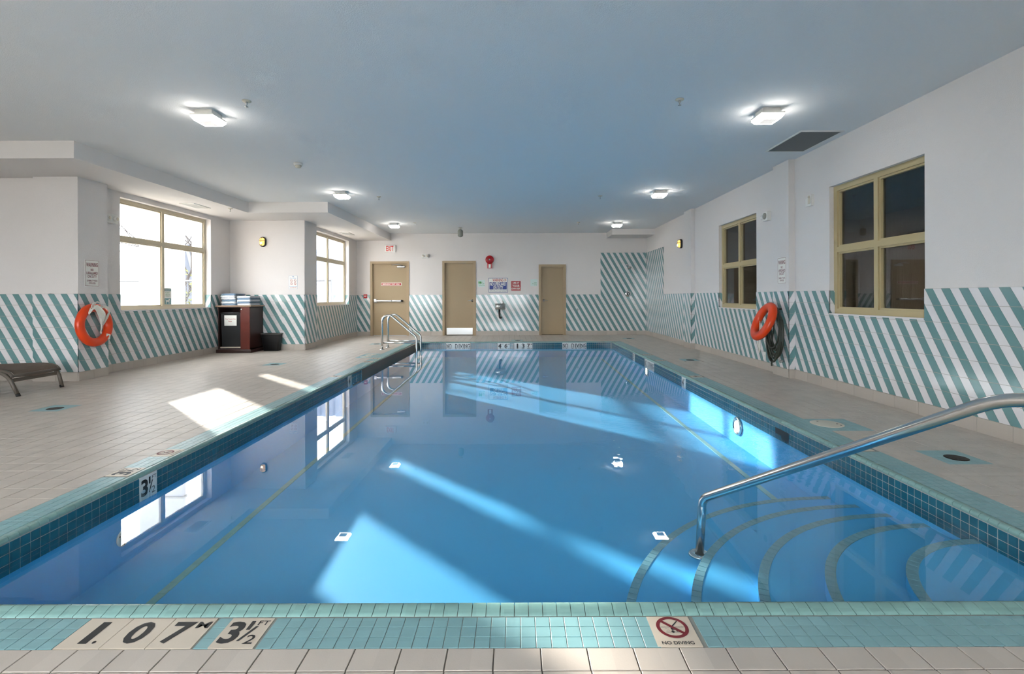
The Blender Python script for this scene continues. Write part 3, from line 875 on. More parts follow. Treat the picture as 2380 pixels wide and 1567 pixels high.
# wall markers at the waterline
F_wl = lambda y: Frame((XLf(y)+.004,0,0),(0,1,0),(0,0,1),(1,0,0))
F_wr = lambda y: Frame((XRf(y)-.004,0,0),(0,-1,0),(0,0,1),(-1,0,0))
F_wf = Frame((0,YE-.004,0),(1,0,0),(0,0,1),(0,-1,0))
wv0, wv1 = -0.014-3*SP, -0.014
def wall_marker(fr, u0, u1, code, label):
    e = tag(empty('waterline_marker', fr.p((u0+u1)/2, wv1, 0)), label, 'pool marker')
    nt_ = {'ND': 4, '46': 2, '137': 3}.get(code, 1); w = (u1-u0)/nt_
    for k in range(nt_):
        mb_ = MB(); fr.rect(mb_, u0+k*w+.001, u0+(k+1)*w-.001, wv0, wv1, 0, 0.005); mb_.build('tile', 'wall_marker', e)
    h_ = wv1-wv0; n = 0.0058
    L = lambda t, k, a_, b_, c_, d_, bo=.03: letters(e, fr, t, u0+(k+a_)*w, u0+(k+b_)*w, wv0+c_*h_, wv0+d_*h_, n, 'marker_black', bo)
    if code == '35': half(e, fr, u0, u1, wv0, wv1, n)
    elif code == 'ND':
        L('NO', 0, .08, .92, .22, .84, .02); L('D', 1, .5, .92, .22, .84, .02); L('IV', 2, .1, .8, .22, .84, .02); L('ING', 3, -.15, .95, .22, .84, .02)
    elif code == '46':
        L('4',0,.1,.6,.18,.86); L('FT',0,.62,.95,.66,.86,.01); L('6',1,.1,.6,.18,.86); L('IN',1,.64,.95,.66,.86,.01)
    elif code == '137':
        L('1',0,.4,.65,.18,.86); L('3',1,.2,.7,.18,.86); L('7',2,.1,.6,.18,.86); L('M',2,.7,.95,.68,.86,.02)
    elif code == 'D':
        L('5',0,.2,.6,.18,.86); L('FT',0,.62,.95,.66,.86,.01)
    else:
        L(code,0,.15,.6,.18,.86); L('FT',0,.62,.95,.66,.86,.01)
wlab = {'35': 'white waterline tile reading 3½ FT on the window side pool wall', '4': 'white waterline tile with a large 4, midway along the window side pool wall',
        'ND': 'NO DIVING lettered tiles on the window side pool wall', '5': 'white waterline tile reading 5 FT beside the ladder'}
for (y0, y1, code) in wm_left: wall_marker(F_wl((y0+y1)/2), y0, y1, code, wlab[code])
wlab = {'4': 'white waterline tile reading 4 FT on the right pool wall', 'ND': 'NO DIVING lettered tiles on the right pool wall', 'D': 'farthest white waterline tile on the right pool wall'}
for (y0, y1, code) in wm_right: wall_marker(F_wr((y0+y1)/2), -y1, -y0, code, wlab[code])
for (x0, x1, code) in wm_far:
    wall_marker(F_wf, x0, x1, code, {'46': 'waterline tiles reading 4 FT 6 IN on the far pool wall', '137': 'waterline tiles reading 1 3 7 M on the far pool wall'}.get(code,
                'NO DIVING tiles on the far pool wall near the ladder' if x0 < 0 else 'NO DIVING tiles on the far pool wall near the right corner'))

# --- curved corner steps
CX, CY = XRf(YN)-0.003, YN
steps = [(0.75,-0.135),(1.07,-0.20),(1.36,-0.27),(1.665,-0.34),(1.98,-0.41)]
NT = small_box_mesh('nosing_tile', 0.0466, 0.047, 0.004, 'nosing_tile')
for k, (r, z) in enumerate(steps):
    mb = MB(); N = 40
    ring = [(CX + r*math.cos(math.pi/2*(1+i/N)), CY + r*math.sin(math.pi/2*(1+i/N))) for i in range(N+1)]
    ring = [(min(x, XRf(y)-.004), y) for x, y in ring]
    top = [(CX, CY, z)] + [(x, y, z) for x, y in ring]
    mb.add(top, [list(range(len(top)))])
    for i in range(N):
        mb.add([(*ring[i],z),(*ring[i+1],z),(*ring[i+1],-.7),(*ring[i],-.7)], [(0,3,2,1)[::-1]], 0, True)
    mb.build('step', 'pool_paint', pool)
items = []
pl = parent_loc(pool)
def arc_tiles(r, z, riser=False):
    n = int(math.pi/2*r/0.0503)
    for i in range(n):
        t = math.pi/2*(1+(i+.5)/n)
        rad = Vector((math.cos(t), math.sin(t), 0)); tan = Vector((-math.sin(t), math.cos(t), 0))
        M = Matrix.Identity(4)
        if not riser:
            M.col[0][:3] = tan; M.col[1][:3] = -rad; M.col[2][:3] = tan.cross(-rad)
            M.translation = Vector((CX, CY, z+.003)) + rad*(r) - tan*0.0239
        else:
            M.col[0][:3] = tan; M.col[1][:3] = Vector((0,0,1)); M.col[2][:3] = tan.cross(Vector((0,0,1)))
            M.translation = Vector((CX, CY, z-.085)) + rad*(r+.002) - tan*0.0239
        if M.col[2][2] < -0.1 or (riser and Vector(M.col[2][:3]).dot(rad) < 0):
            M.col[0][:3] = -tan
            M.col[2][:3] = Vector(M.col[0][:3]).cross(Vector(M.col[1][:3]))
            M.translation = M.translation + tan*0.0478
        items.append((0, M))
for r, z in steps: arc_tiles(r, z)
arc_tiles(1.98, -0.41, True)
spread('nosing_tile', 'nosing', items, [NT], 300, pool)
# tile lines on the pool floor
LT = small_box_mesh('lane_tile', 0.049, 0.099, 0.004, 'lane_tile')
items = []
slope = math.atan2(FLOOR_Z(YE)-FLOOR_Z(YN), YE-YN)
for X in (-2.06, 2.06):
    y = YN+0.1
    while y < YE-0.5:
        if not (X > 0 and y < 3.9):
            items.append((0, Matrix.Translation((X + (XLf(y)-XLf(5) if X < 0 else 0), y, FLOOR_Z(y)+0.004)) @ Matrix.Rotation(slope, 4, 'X')))
        y += 0.1015
spread('lane_tile', 'lane_line', items, [LT], 300, pool)
# skimmer mouths
for (nm, s_) in (('r', skim_r), ('l', skim_l)):
    y0, y1 = s_; X = XRf(y0) if nm == 'r' else XLf(y0); sg = -1 if nm == 'r' else 1
    mb = MB()
    xa = X + sg*0.0052
    zt_, zb_ = (-0.066, -0.158) if nm == 'r' else (-0.03, -0.13)
    mb.box(min(xa, X-sg*.06), max(xa, X-sg*.06), y0, y1, zb_, zt_)
    mb.build('skimmer_mouth', 'black_rubber', pool)
# water
mb = MB()
nx, ny = 1, 1
mb.add([(XLf(YN),YN,WZ),(XRf(YN),YN,WZ),(XRf(YE),YE,WZ),(XLf(YE),YE,WZ)], [(0,1,2,3)])
water = tag(mb.build('pool_water', 'water'), 'still clear blue water filling the pool', 'water', kind='stuff')

# ------------------------------------------------------------------ doors
def door(name, o, cfg, label):
    e = struct(empty(name, F_far.p((o[0]+o[1])/2, 0)), label)
    u0, u1, _, v1 = o
    fr = F_far; fw = 0.055
    for (a_, b_, c_, d_) in ((u0-fw, u0+.012, 0, v1+fw), (u1-.012, u1+fw, 0, v1+fw), (u0+.012, u1-.012, v1-.012, v1+fw)):
        m_ = MB(); fr.rect(m_, a_, b_, c_, d_, -0.12, 0.022); m_.build('door_frame', 'tan_paint', e)
    for (a_, b_, c_, d_) in ((u0+.012, u0+.03, 0, v1-.012), (u1-.03, u1-.012, 0, v1-.012), (u0+.03, u1-.03, v1-.03, v1-.012)):
        m_ = MB(); fr.rect(m_, a_, b_, c_, d_, -0.12, -0.03); m_.build('door_stop', 'tan_paint', e)
    m_ = MB(); fr.rect(m_, u0+.03, u1-.03, 0.012, v1-.03, -0.10, -0.05); leaf = m_.build('door_leaf', 'tan_door', e)
    return e, leaf
def lever(e, u, v, sgn):
    m_ = MB(); fr = F_far
    m_.lathe(fr.p(u, v, -.05), fr.N, [(0.038,0),(0.040,.004),(0.034,.012),(0.014,.014),(0.012,.055),(0.0,.056)], 20)
    m_.tube([fr.p(u, v, 0), fr.p(u+sgn*.03, v, .004), fr.p(u+sgn*.12, v-.006, .0)], [.013,.012,.009], 10)
    m_.build('door_handle', 'brushed', e)
e1, leaf1 = door('door_1', D1, 0, 'tan steel emergency exit door with a silver push bar')
m_ = MB(); F_far.rect(m_, D1[0]+.03, D1[1]-.03, 0, .013, -.1, -.04); m_.build('threshold', 'alu', e1)
v = fz(699.5, 905)
m_ = MB(); m_.bbox(D1[0]+.05, D1[0]+.14, YF-.03, YF+.05, v-.055, v+.06, .012)
m_.bbox(D1[0]+.14, D1[0]+.60, YF-.045, YF+.0, v-.026, v+.026, .01); m_.bbox(D1[0]+.60, D1[0]+.87, YF-.03, YF+.05, v-.028, v+.028, .008)
bar = m_.build('push_bar', 'alu', e1)
m_ = MB(); m_.bbox(D1[0]+.87, D1[0]+.91, YF-.03, YF+.05, v-.032, v+.032, .006); m_.build('bar_end', 'black_plastic', bar)
m_ = MB(); cz_ = fz(620, 930); u_ = fx(932)
m_.bbox(u_-.12, u_+.12, YF-.02, YF+.05, cz_-.03, cz_+.03, .012)
clos = m_.build('door_closer', 'alu', e1)
m_ = MB(); m_.tube([(u_+.05, YF-.02, cz_+.03), (u_-.06, YF-.10, cz_+.06), (u_-.27, YF-.03, cz_+.05)], .012, 8)
m_.build('closer_arm', 'alu', clos)
e2, leaf2 = door('door_2', D2, 0, 'tan steel restroom door with a silver kick plate')
m_ = MB(); F_far.rect(m_, fx(1037.5), fx(1102.5)-.06, fz(777.7), fz(762), -.052, -.046); m_.build('kick_plate', 'brushed', e2)
lever(e2, fx(1097.5), fz(698.5), -1)
e3, leaf3 = door('door_3', D3, 0, 'narrow tan steel mechanical room door')
lever(e3, fx(1262.5)+.02, fz(698.5), 1)

# signs on doors and walls
def sign(name, label, cat, fr, u0, u1, v0, v1, m, th=0.004, n0=0.0, border=None, bw=0.008, inset=0.008):
    e = tag(empty(name, fr.p((u0+u1)/2, v0, n0)), label, cat)
    m_ = MB(); fr.rect(m_, u0, u1, v0, v1, n0, n0+th); m_.build('panel', m, e)
    if border:
        m_ = MB(); a_, b_, c_, d_ = u0+inset, u1-inset, v0+inset, v1-inset
        for r_ in ((a_,b_,c_,c_+bw),(a_,b_,d_-bw,d_),(a_,a_+bw,c_+bw,d_-bw),(b_-bw,b_,c_+bw,d_-bw)): fr.rect(m_, *r_, n0+th, n0+th+.0006)
        m_.build('border', border, e)
    return e
S = lambda x, y: (fx(x), fz(y, x))
u0, u1, v0, v1 = fx(885), fx(932.5), fz(663), fz(656)
e = sign('door_sign', 'red and white emergency exit only sign on the push bar door', 'sign', F_far, u0, u1, v0, v1, 'sign_white', n0=-.05)
m_ = MB(); F_far.rect(m_, u0+.012, u1-.012, v0+.012, v1-.012, -.046, -.0455); m_.build('colour_field', 'sign_red', e)
letters(e, F_far, 'EMERGENCY EXIT ONLY', u0+.04, u1-.04, v0+.025, v1-.025, -.045, 'sign_white')
# EXIT box
u0, u1, v0, v1 = fx(895.3), fx(920.3), fz(586.8, 905), fz(569.9, 905)
e = tag(empty('exit_sign', F_far.p((u0+u1)/2, v0)), 'white box exit sign with red letters above the push bar door', 'exit sign')
m_ = MB(); m_.bbox(u0, u1, YF-.055, YF, v0, v1, .012); m_.build('housing', 'white_plastic', e)
letters(e, F_far, 'EXIT', u0+.05, u1-.06, v0+.035, v1-.03, .0565, 'exit_red')
# twin-head emergency lights
def emergency(fr, u, v, label, w=.2, h=.125):
    e = tag(empty('emergency_light', fr.p(u, v-h/2)), label, 'emergency light')
    m_ = MB(); fr.rect(m_, u-w/2, u+w/2, v-h/2, v+h/2, 0, .06); m_.build('housing', 'white_plastic', e)
    for s_ in (-1, 1):
        m_ = MB(); m_.lathe(fr.p(u+s_*w*.28, v, .055), fr.N, [(.036,0),(.040,.015),(.040,.04),(.03,.046),(0,.047)], 16); hd = m_.build('lamp_head', 'white_plastic', e)
        m_ = MB(); m_.lathe(fr.p(u+s_*w*.28, v, .1022), fr.N, [(.026,0),(.02,.004),(0,.006)], 14); m_.build('lens', 'beige_plastic', hd)
    return e
emergency(F_far, fx(989), fz(595.6, 989), 'white twin-head emergency light on the far wall')
emergency(F_l1, 7.62, 2.40, 'white twin-head emergency light beside the large left window', .26, .14)
# bell
c = (fx(1138.6), fz(604, 1138)); e = tag(empty('fire_bell', F_far.p(c[0], c[1]-.26)), 'round red fire alarm bell on the far wall', 'fire bell')
m_ = MB(); m_.lathe(F_far.p(*c, .03), F_far.N, [(.128,0),(.128,.02),(.12,.045),(.09,.07),(.05,.085),(.0,.088)], 32); g_ = m_.build('gong', 'red_enamel', e)
m_ = MB(); m_.lathe(F_far.p(*c, .115), F_far.N, [(.022,0),(.022,.008),(0,.01)], 14); m_.build('centre_nut', 'brushed', g_)
m_ = MB(); F_far.rect(m_, c[0]-.074, c[0]+.074, c[1]-.26, c[1]-.07, 0, .05); bx_ = m_.build('back_box', 'red_enamel', e)
m_ = MB(); F_far.rect(m_, c[0]-.03, c[0]+.03, c[1]-.245, c[1]-.135, .05, .062); m_.build('strobe', 'sign_white', bx_)
# pull station
u, v = fx(849.8), fz(688.8, 850); e = tag(empty('pull_station', F_far.p(u, v-.06)), 'small red fire pull station left of the push bar door', 'alarm pull')
m_ = MB(); m_.bbox(u-.05, u+.05, YF-.05, YF, v-.06, v+.06, .008); m_.build('housing', 'red_enamel', e)
m_ = MB(); F_far.rect(m_, u-.03, u+.03, v-.012, v+.012, .05, .062); m_.build('handle', 'sign_white', e)
# restroom sign
u0, u1, v0, v1 = fx(1111), fx(1126.8), fz(666.6), fz(651)
e = sign('restroom_sign', 'small pale restroom sign with green figures beside the kick plate door', 'sign', F_far, u0, u1, v0, v1, 'sign_mint', .008)
def person_icon(e, fr, cu, v0, h, n, m, skirt):
    g_ = MB(); P = lambda pts: g_.add([fr.p(cu+x*h, v0+y*h, n) for x, y in pts], [list(range(len(pts)))])
    P([(.09*math.cos(t), .90+.09*math.sin(t)) for t in [k*math.pi/6 for k in range(12)]])
    if skirt: P([(-.17,.78),(.17,.78),(.28,.28),(-.28,.28)][::-1])
    else: P([(-.18,.78),(.18,.78),(.18,.36),(-.18,.36)][::-1])
    P([(-.13,.38),(-.02,.38),(-.02,0),(-.12,0)][::-1]); P([(.02,.38),(.13,.38),(.12,0),(.02,0)][::-1])
    g_.build('figure', m, e)
person_icon(e, F_far, u0+.035, v0+.075, .105, .0088, 'sign_green', False)
person_icon(e, F_far, u0+.085, v0+.075, .105, .0088, 'sign_green', True)
g_ = MB(); cu, cv = u0+.15, v0+.10
pts = [(.026*math.cos(t), .026*math.sin(t)) for t in [math.pi*.9+k*math.pi*1.3/10 for k in range(11)]]
for i in range(10): g_.tube([F_far.p(cu+pts[i][0], cv+pts[i][1], .0088), F_far.p(cu+pts[i+1][0], cv+pts[i+1][1], .0088)], .003, 5)
g_.tube([F_far.p(cu-.012, cv+.055, .0088), F_far.p(cu-.008, cv+.012, .0088), F_far.p(cu+.018, cv+.010, .0088), F_far.p(cu+.034, cv-.02, .0088)], .0045, 6)
g_.build('wheelchair_symbol', 'sign_green', e)
letters(e, F_far, 'RESTROOM', u0+.03, u1-.01, v0+.022, v0+.042, .0088, 'sign_green', .01)
# big warning sign
u0, u1, v0, v1 = fx(1135), fx(1180.6), fz(680.5), fz(645.8)
e = sign('warning_sign', 'large white, red and blue warning sign about no lifeguard on far wall', 'sign', F_far, u0, u1, v0, v1, 'sign_white', .005, border='sign_blue', bw=.012, inset=.006)
w, h_ = u1-u0, v1-v0
letters(e, F_far, 'WARNING', u0+.22*w, u0+.76*w, v0+.745*h_, v0+.95*h_, .0058, 'sign_red', .02)
m_ = MB()
for k in range(24):
    t0, t1 = 2*math.pi*k/24, 2*math.pi*(k+1)/24; cu, cv, r_ = u0+.855*w, v0+.85*h_, .038
    m_.add([F_far.p(cu+r_*math.cos(t0), cv+r_*math.sin(t0), .0058), F_far.p(cu+r_*math.cos(t1), cv+r_*math.sin(t1), .0058), F_far.p(cu+.82*r_*math.cos(t1), cv+.82*r_*math.sin(t1), .0058), F_far.p(cu+.82*r_*math.cos(t0), cv+.82*r_*math.sin(t0), .0058)], [(0,1,2,3)])
m_.add([F_far.p(cu-.01, cv-.02, .0058), F_far.p(cu+.012, cv-.02, .0058), F_far.p(cu+.012, cv+.022, .0058), F_far.p(cu-.01, cv+.022, .0058)], [(0,1,2,3)])
m_.build('emblem', 'sign_red', e)
m_ = MB(); F_far.rect(m_, u0+.06*w, u0+.94*w, v0+.22*h_, v0+.71*h_, .005, .0056); m_.build('colour_field', 'sign_blue', e)
letters(e, F_far, 'NO LIFEGUARD', u0+.09*w, u0+.90*w, v0+.47*h_, v0+.70*h_, .0062, 'sign_white', .03)
letters(e, F_far, 'ON DUTY', u0+.25*w, u0+.76*w, v0+.23*h_, v0+.455*h_, .0062, 'sign_white', .02)
letters(e, F_far, 'Children under the age of 12 should not use', u0+.06*w, u0+.94*w, v0+.135*h_, v0+.195*h_, .0058, 'sign_blue', .01)
letters(e, F_far, 'spa or pool without an adult in attendance.', u0+.06*w, u0+.94*w, v0+.055*h_, v0+.115*h_, .0058, 'sign_blue', .01)
# own risk
u0, u1, v0, v1 = fx(1188), fx(1210.6), fz(676), fz(653)
e = sign('risk_sign', 'square red sign reading use at your own risk', 'sign', F_far, u0, u1, v0, v1, 'sign_red', .005, border='sign_white', bw=.003, inset=.005)
w, h_ = u1-u0, v1-v0
letters(e, F_far, 'USE AT', u0+.17*w, u0+.83*w, v0+.70*h_, v0+.88*h_, .0058, 'sign_white', .03)
letters(e, F_far, 'YOUR', u0+.12*w, u0+.88*w, v0+.37*h_, v0+.63*h_, .0058, 'sign_white', .03)
letters(e, F_far, 'OWN RISK', u0+.06*w, u0+.94*w, v0+.12*h_, v0+.30*h_, .0058, 'sign_white', .03)
# mechanical room
u0, u1, v0, v1 = fx(1233), fx(1249), fz(665.5), fz(649)
e = sign('room_sign', 'small pale sign with green lettering left of the narrow door', 'sign', F_far, u0, u1, v0, v1, 'sign_mint', .008)
letters(e, F_far, 'POOL', u0+.115, u1-.02, v0+.098, v0+.118, .0088, 'sign_green', .01)
letters(e, F_far, 'MECHANICAL', u0+.05, u1-.02, v0+.064, v0+.084, .0088, 'sign_green', .01)
letters(e, F_far, 'ROOM', u0+.105, u1-.02, v0+.03, v0+.05, .0088, 'sign_green', .01)
# the two tall warning signs on pilasters
def tall_sign(fr, u0, u1, v0, v1, label):
    e = sign('warning_sign', label, 'sign', fr, u0, u1, v0, v1, 'sign_white', .003, border='sign_maroon', bw=.004, inset=.006)
    w, h_ = u1-u0, v1-v0; n = .0038; m = 'sign_maroon'
    letters(e, fr, 'WARNING', u0+.10*w, u0+.90*w, v0+.74*h_, v0+.89*h_, n, m, .02)
    letters(e, fr, 'NO', u0+.40*w, u0+.60*w, v0+.58*h_, v0+.67*h_, n, m, .02)
    letters(e, fr, 'LIFEGUARD', u0+.12*w, u0+.90*w, v0+.45*h_, v0+.55*h_, n, m, .02)
    letters(e, fr, 'ON DUTY', u0+.20*w, u0+.82*w, v0+.33*h_, v0+.43*h_, n, m, .02)
    letters(e, fr, 'SWIM AT YOUR', u0+.14*w, u0+.88*w, v0+.18*h_, v0+.25*h_, n, m, .01)
    letters(e, fr, 'OWN RISK', u0+.27*w, u0+.75*w, v0+.09*h_, v0+.16*h_, n, m, .01)
tall_sign(Frame((-6.16,0,0),(0,1,0),(0,0,1),(1,0,0)), 6.985, 7.225, 1.33, 1.715, 'white and maroon no lifeguard sign above the left life ring')
tall_sign(F_r1, -7.19, -6.965, 1.335, 1.715, 'white and maroon no lifeguard sign above the right life ring')
# notice by the tall windows
u0, u1, v0, v1 = -5.05, -4.855, 1.35, 1.645
fB2 = Frame((0,YB-.02,0),(1,0,0),(0,0,1),(0,-1,0))
e = sign('pool_rules', 'white pool rules notice with round pictograms between the two tall windows', 'notice', fB2, u0, u1, v0, v1, 'sign_white', .004, border='sign_lightblue', bw=.003, inset=.004)
letters(e, fB2, 'Pool Rules', u0+.03, u1-.03, v0+.228, v0+.25, .0048, 'sign_lightblue', 0)
letters(e, fB2, 'SHOWER BEFORE ENTERING', u0+.015, u1-.015, v0+.052, v0+.066, .0048, 'sign_lightblue', .01)
letters(e, fB2, 'NO EXCEPTIONS', u0+.025, u1-.025, v0+.018, v0+.036, .0048, 'sign_red', .01)
m_ = MB(); m_.tube([fB2.p((u0+u1)/2-.02, v0+.268, .0048), fB2.p((u0+u1)/2, v0+.276, .0048), fB2.p((u0+u1)/2+.022, v0+.264, .0048)], .004, 6); m_.build('emblem', 'sign_lightblue', e)
for du in (.06, .14):
    for dv in (.185, .12):
        m_ = MB(); c_ = fB2.p(u0+du, v0+dv, .0048)
        ring = [c_ + fB2.U*.024*math.cos(t) + fB2.V*.024*math.sin(t) for t in [2*math.pi*k/16 for k in range(16)]]
        m_.tube(ring, .003, 4, closed=True); m_.tube([c_+fB2.U*-.017+fB2.V*.017, c_+fB2.U*.017+fB2.V*-.017], .0025, 4)
        m_.build('pictogram', 'sign_red', e)

# drinking fountain
u, v = fx(1162.5), fz(711.5); e = tag(empty('drinking_fountain', F_far.p(u, v-.3)), 'stainless wall drinking fountain with black drain pipe', 'fountain')
m_ = MB()
pr = [(-.145,0),(.155,0),(.155,-.14),(.13,-.2),(.05,-.26),(-.05,-.26),(-.13,-.2),(-.145,-.14)]
m_.prism([(u+x, YF+y, v-.095) for x, y in pr], (0,0,.17), 0, True); bs = m_.build('basin', 'brushed', e, recalc=True)
m_ = MB(); m_.prism([(u+x*.85, YF+y*.85-.01, v+.0755) for x, y in pr], (0,0,.004)); m_.build('bowl', 'grey_plastic', bs, recalc=True)
m_ = MB(); m_.lathe((u, YF-.26, v), (0,-1,0), [(.022,0),(.022,.012),(0,.014)], 14); m_.build('push_button', 'chrome', bs)
m_ = MB(); m_.tube([(u+.09, YF-.08, v+.07), (u+.09, YF-.08, v+.12), (u+.085, YF-.10, v+.15), (u+.07, YF-.13, v+.15)], .013, 8); m_.build('spout', 'chrome', e)
m_ = MB(); m_.tube([(u-.02, YF-.1, v-.09), (u-.02, YF-.1, v-.3), (u-.01, YF-.1, v-.345), (u+.02, YF-.08, v-.355), (u+.03, YF-.01, v-.335)], .026, 10); m_.build('drain_pipe', 'black_plastic', e)
m_ = MB(); m_.tube([(u-.05, YF-.08, v-.09), (u-.062, YF-.06, v-.17), (u-.045, YF-.01, v-.27)], .007, 6); m_.build('supply_hose', 'brushed', e)
# hose bib
u, v = fx(1342), fz(720); e = tag(empty('hose_tap', F_far.p(u, v)), 'small chrome tap on the striped far wall', 'tap')
m_ = MB(); m_.lathe(F_far.p(u, v), F_far.N, [(.035,0),(.03,.008),(.012,.01),(.012,.05),(.02,.052),(.02,.07),(0,.072)], 14); m_.build('body', 'brushed', e)
m_ = MB(); m_.tube([F_far.p(u, v, .06), F_far.p(u, v-.03, .075), F_far.p(u, v-.06, .075)], .011, 8); m_.build('spout', 'brushed', e)
# shower
u, v = fx(1458), fz(617.5); e = tag(empty('wall_shower', F_far.p(u, v)), 'chrome shower on the tall striped corner panel above its valve', 'shower')
m_ = MB(); m_.lathe(F_far.p(u-.01, v+.01, .008), F_far.N, [(.034,0),(.03,.01),(0,.012)], 16); m_.build('flange', 'chrome', e)
m_ = MB(); m_.tube([F_far.p(u-.01, v+.01, .01), F_far.p(u, v, .09), F_far.p(u+.012, v-.03, .14)], .011, 8); m_.build('arm', 'chrome', e)
m_ = MB(); m_.lathe(F_far.p(u+.012, v-.03, .13), Vector((.25,-.5,-.8)), [(.016,0),(.022,.03),(.058,.06),(.06,.085),(.0,.088)], 18); m_.build('head', 'brushed', e)
u, v = fx(1460), fz(683, 1460); e = tag(empty('shower_valve', F_far.p(u, v-.1)), 'round chrome shower valve on the striped corner panel', 'shower valve')
m_ = MB(); m_.lathe(F_far.p(u, v, .008), F_far.N, [(.095,0),(.092,.008),(.06,.016),(.0,.018)], 28); m_.build('plate', 'chrome', e)
m_ = MB(); m_.lathe(F_far.p(u, v, .024), F_far.N, [(.05,0),(.045,.006),(0,.007)], 20); m_.build('dial', 'black_plastic', e)
m_ = MB(); m_.lathe(F_far.p(u, v, .03), F_far.N, [(.02,0),(.02,.03),(0,.032)], 14); m_.tube([F_far.p(u, v, .05), F_far.p(u+.012, v-.06, .055)], .009, 8); m_.build('handle', 'chrome', e)

# ------------------------------------------------------------------ windows
def window(name, fr, o, mull, trans, mfr, glass, label, depth=0.11, fw=0.055, wire=False):
    u0, u1, v0, v1 = o
    e = struct(empty(name, fr.p((u0+u1)/2, v0, -depth)), label)
    n1, n0 = -depth, -depth-0.07
    def bar(a_, b_, c_, d_, nm, n1_=n1):
        m_ = MB(); fr.rect(m_, a_, b_, c_, d_, n0, n1_); return m_.build(nm, mfr, e)
    bar(u0, u0+fw, v0, v1, 'jamb'); bar(u1-fw, u1, v0, v1, 'jamb')
    bar(u0+fw, u1-fw, v0, v0+fw, 'sill_rail'); bar(u0+fw, u1-fw, v1-fw, v1, 'head_rail')
    bar(mull-.03, mull+.03, v0+fw, v1-fw, 'mullion')
    bar(u0+fw, mull-.03, trans-.032, trans+.032, 'transom'); bar(mull+.03, u1-fw, trans-.032, trans+.032, 'transom')
    for (a_, b_) in ((u0+fw, mull-.03), (mull+.03, u1-fw)):
        for (c_, d_) in ((v0+fw, trans-.032), (trans+.032, v1-fw)):
            m_ = MB(); s_ = .022
            for r_ in ((a_,b_,c_,c_+s_),(a_,b_,d_-s_,d_),(a_,a_+s_,c_+s_,d_-s_),(b_-s_,b_,c_+s_,d_-s_)): fr.rect(m_, *r_, n0+.01, n1-.018)
            m_.build('glazing_bead', mfr, e)
            m_ = MB(); m_.add([fr.p(a_+.01, c_+.01, n0+.025), fr.p(b_-.01, c_+.01, n0+.025), fr.p(b_-.01, d_-.01, n0+.025), fr.p(a_+.01, d_-.01, n0+.025)], [(0,1,2,3)])
            pn = m_.build('pane', glass, e)
            if wire:
                m_ = MB(); u = a_+.02
                while u < b_-.01: fr.rect(m_, u, u+.0011, c_+.01, d_-.01, n0+.0225, n0+.0236); u += .0135
                v = c_+.02
                while v < d_-.01: fr.rect(m_, a_+.01, b_-.01, v, v+.0011, n0+.0225, n0+.0236); v += .0135
                tag(m_.build('wire_mesh', 'wire', pn), kind='stuff')
    return e
window('window_1', F_l1, W1, 8.97, 2.135, 'window_cream', 'window_glass', 'large four-pane window on the left above the striped tiles')
window('window_2', F_l2, W2, 12.86, 2.135, 'window_cream', 'window_glass', 'tall four-pane window on the left nearest the far wall')
window('window_3', F_right, W3, (W3[0]+W3[1])/2, 1.73, 'window_tan', 'wire_glass', 'four-pane tan interior window with wired glass nearest the camera', depth=.055, fw=.062, wire=True)
window('window_4', F_right, W4, (W4[0]+W4[1])/2, 1.73, 'window_tan', 'wire_glass', 'four-pane tan interior window with wired glass farther along the right wall', depth=.055, fw=.062, wire=True)
for i, h in enumerate(FILL_WIN):
    window('window_%d' % (5+i), F_bk, h, (h[0]+h[1])/2, 2.0, 'window_cream', 'window_glass', 'unseen window added behind the camera for fill light')
# dim room behind the wired glass
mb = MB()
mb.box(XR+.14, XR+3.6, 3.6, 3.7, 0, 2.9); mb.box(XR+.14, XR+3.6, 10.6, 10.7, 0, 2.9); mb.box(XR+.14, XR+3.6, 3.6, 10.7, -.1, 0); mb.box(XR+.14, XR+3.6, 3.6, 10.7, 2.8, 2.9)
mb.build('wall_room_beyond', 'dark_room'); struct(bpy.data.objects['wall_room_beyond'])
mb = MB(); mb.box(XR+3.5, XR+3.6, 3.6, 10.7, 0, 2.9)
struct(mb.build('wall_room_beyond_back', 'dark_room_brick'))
# sills
def sill(fr, o, d, nm):
    m_ = MB(); fr.rect(m_, o[0]+.002, o[1]-.002, o[2]-.012, o[2]+.004, -d, .014); return struct(m_.build(nm, 'white_tile'))
sill(F_l1, W1, .11, 'trim_7'); sill(F_l2, W2, .11, 'trim_8'); sill(F_right, W3, .055, 'trim_9'); sill(F_right, W4, .055, 'trim_10')
# sticker on the window
e = tag(empty('window_sticker', (XL1-.15, 9.16, 1.02)), 'green and white dog notice stuck on the large left window', 'sticker')
fs = Frame((XL1-.152,0,0),(0,1,0),(0,0,1),(1,0,0))
u0, u1, v0, v1 = 9.03, 9.235, 1.03, 1.345
m_ = MB(); fs.rect(m_, u0, u1, v0, v1, 0, .002); m_.build('panel', 'sign_white', e)
m_ = MB(); fs.rect(m_, u0+.012, u1-.012, v0+.012, v0+.125, .002, .0026); fs.rect(m_, u0+.012, u1-.012, v1-.06, v1-.012, .002, .0026); m_.build('colour_field', 'green_tile', e)
m_ = MB()
for r_ in ((.06,.15,.06,.09),(.06,.078,.022,.06),(.132,.15,.022,.06),(.13,.165,.085,.112),(.052,.062,.085,.105)): fs.rect(m_, u0+r_[0], u0+r_[1], v0+r_[2], v0+r_[3], .0026, .003)
m_.build('dog_shape', 'sign_white', e)
for i, t in enumerate(('PLEASE', 'CLEAN UP', 'AFTER', 'YOUR PET')):
    z = v1-.048 if i == 0 else v1-.075-.032*i + .012
    letters(e, fs, t, u0+.045, u1-.045, z, z+.022, .0032, 'sign_white' if i == 0 else 'sign_green', .01, flip=True)

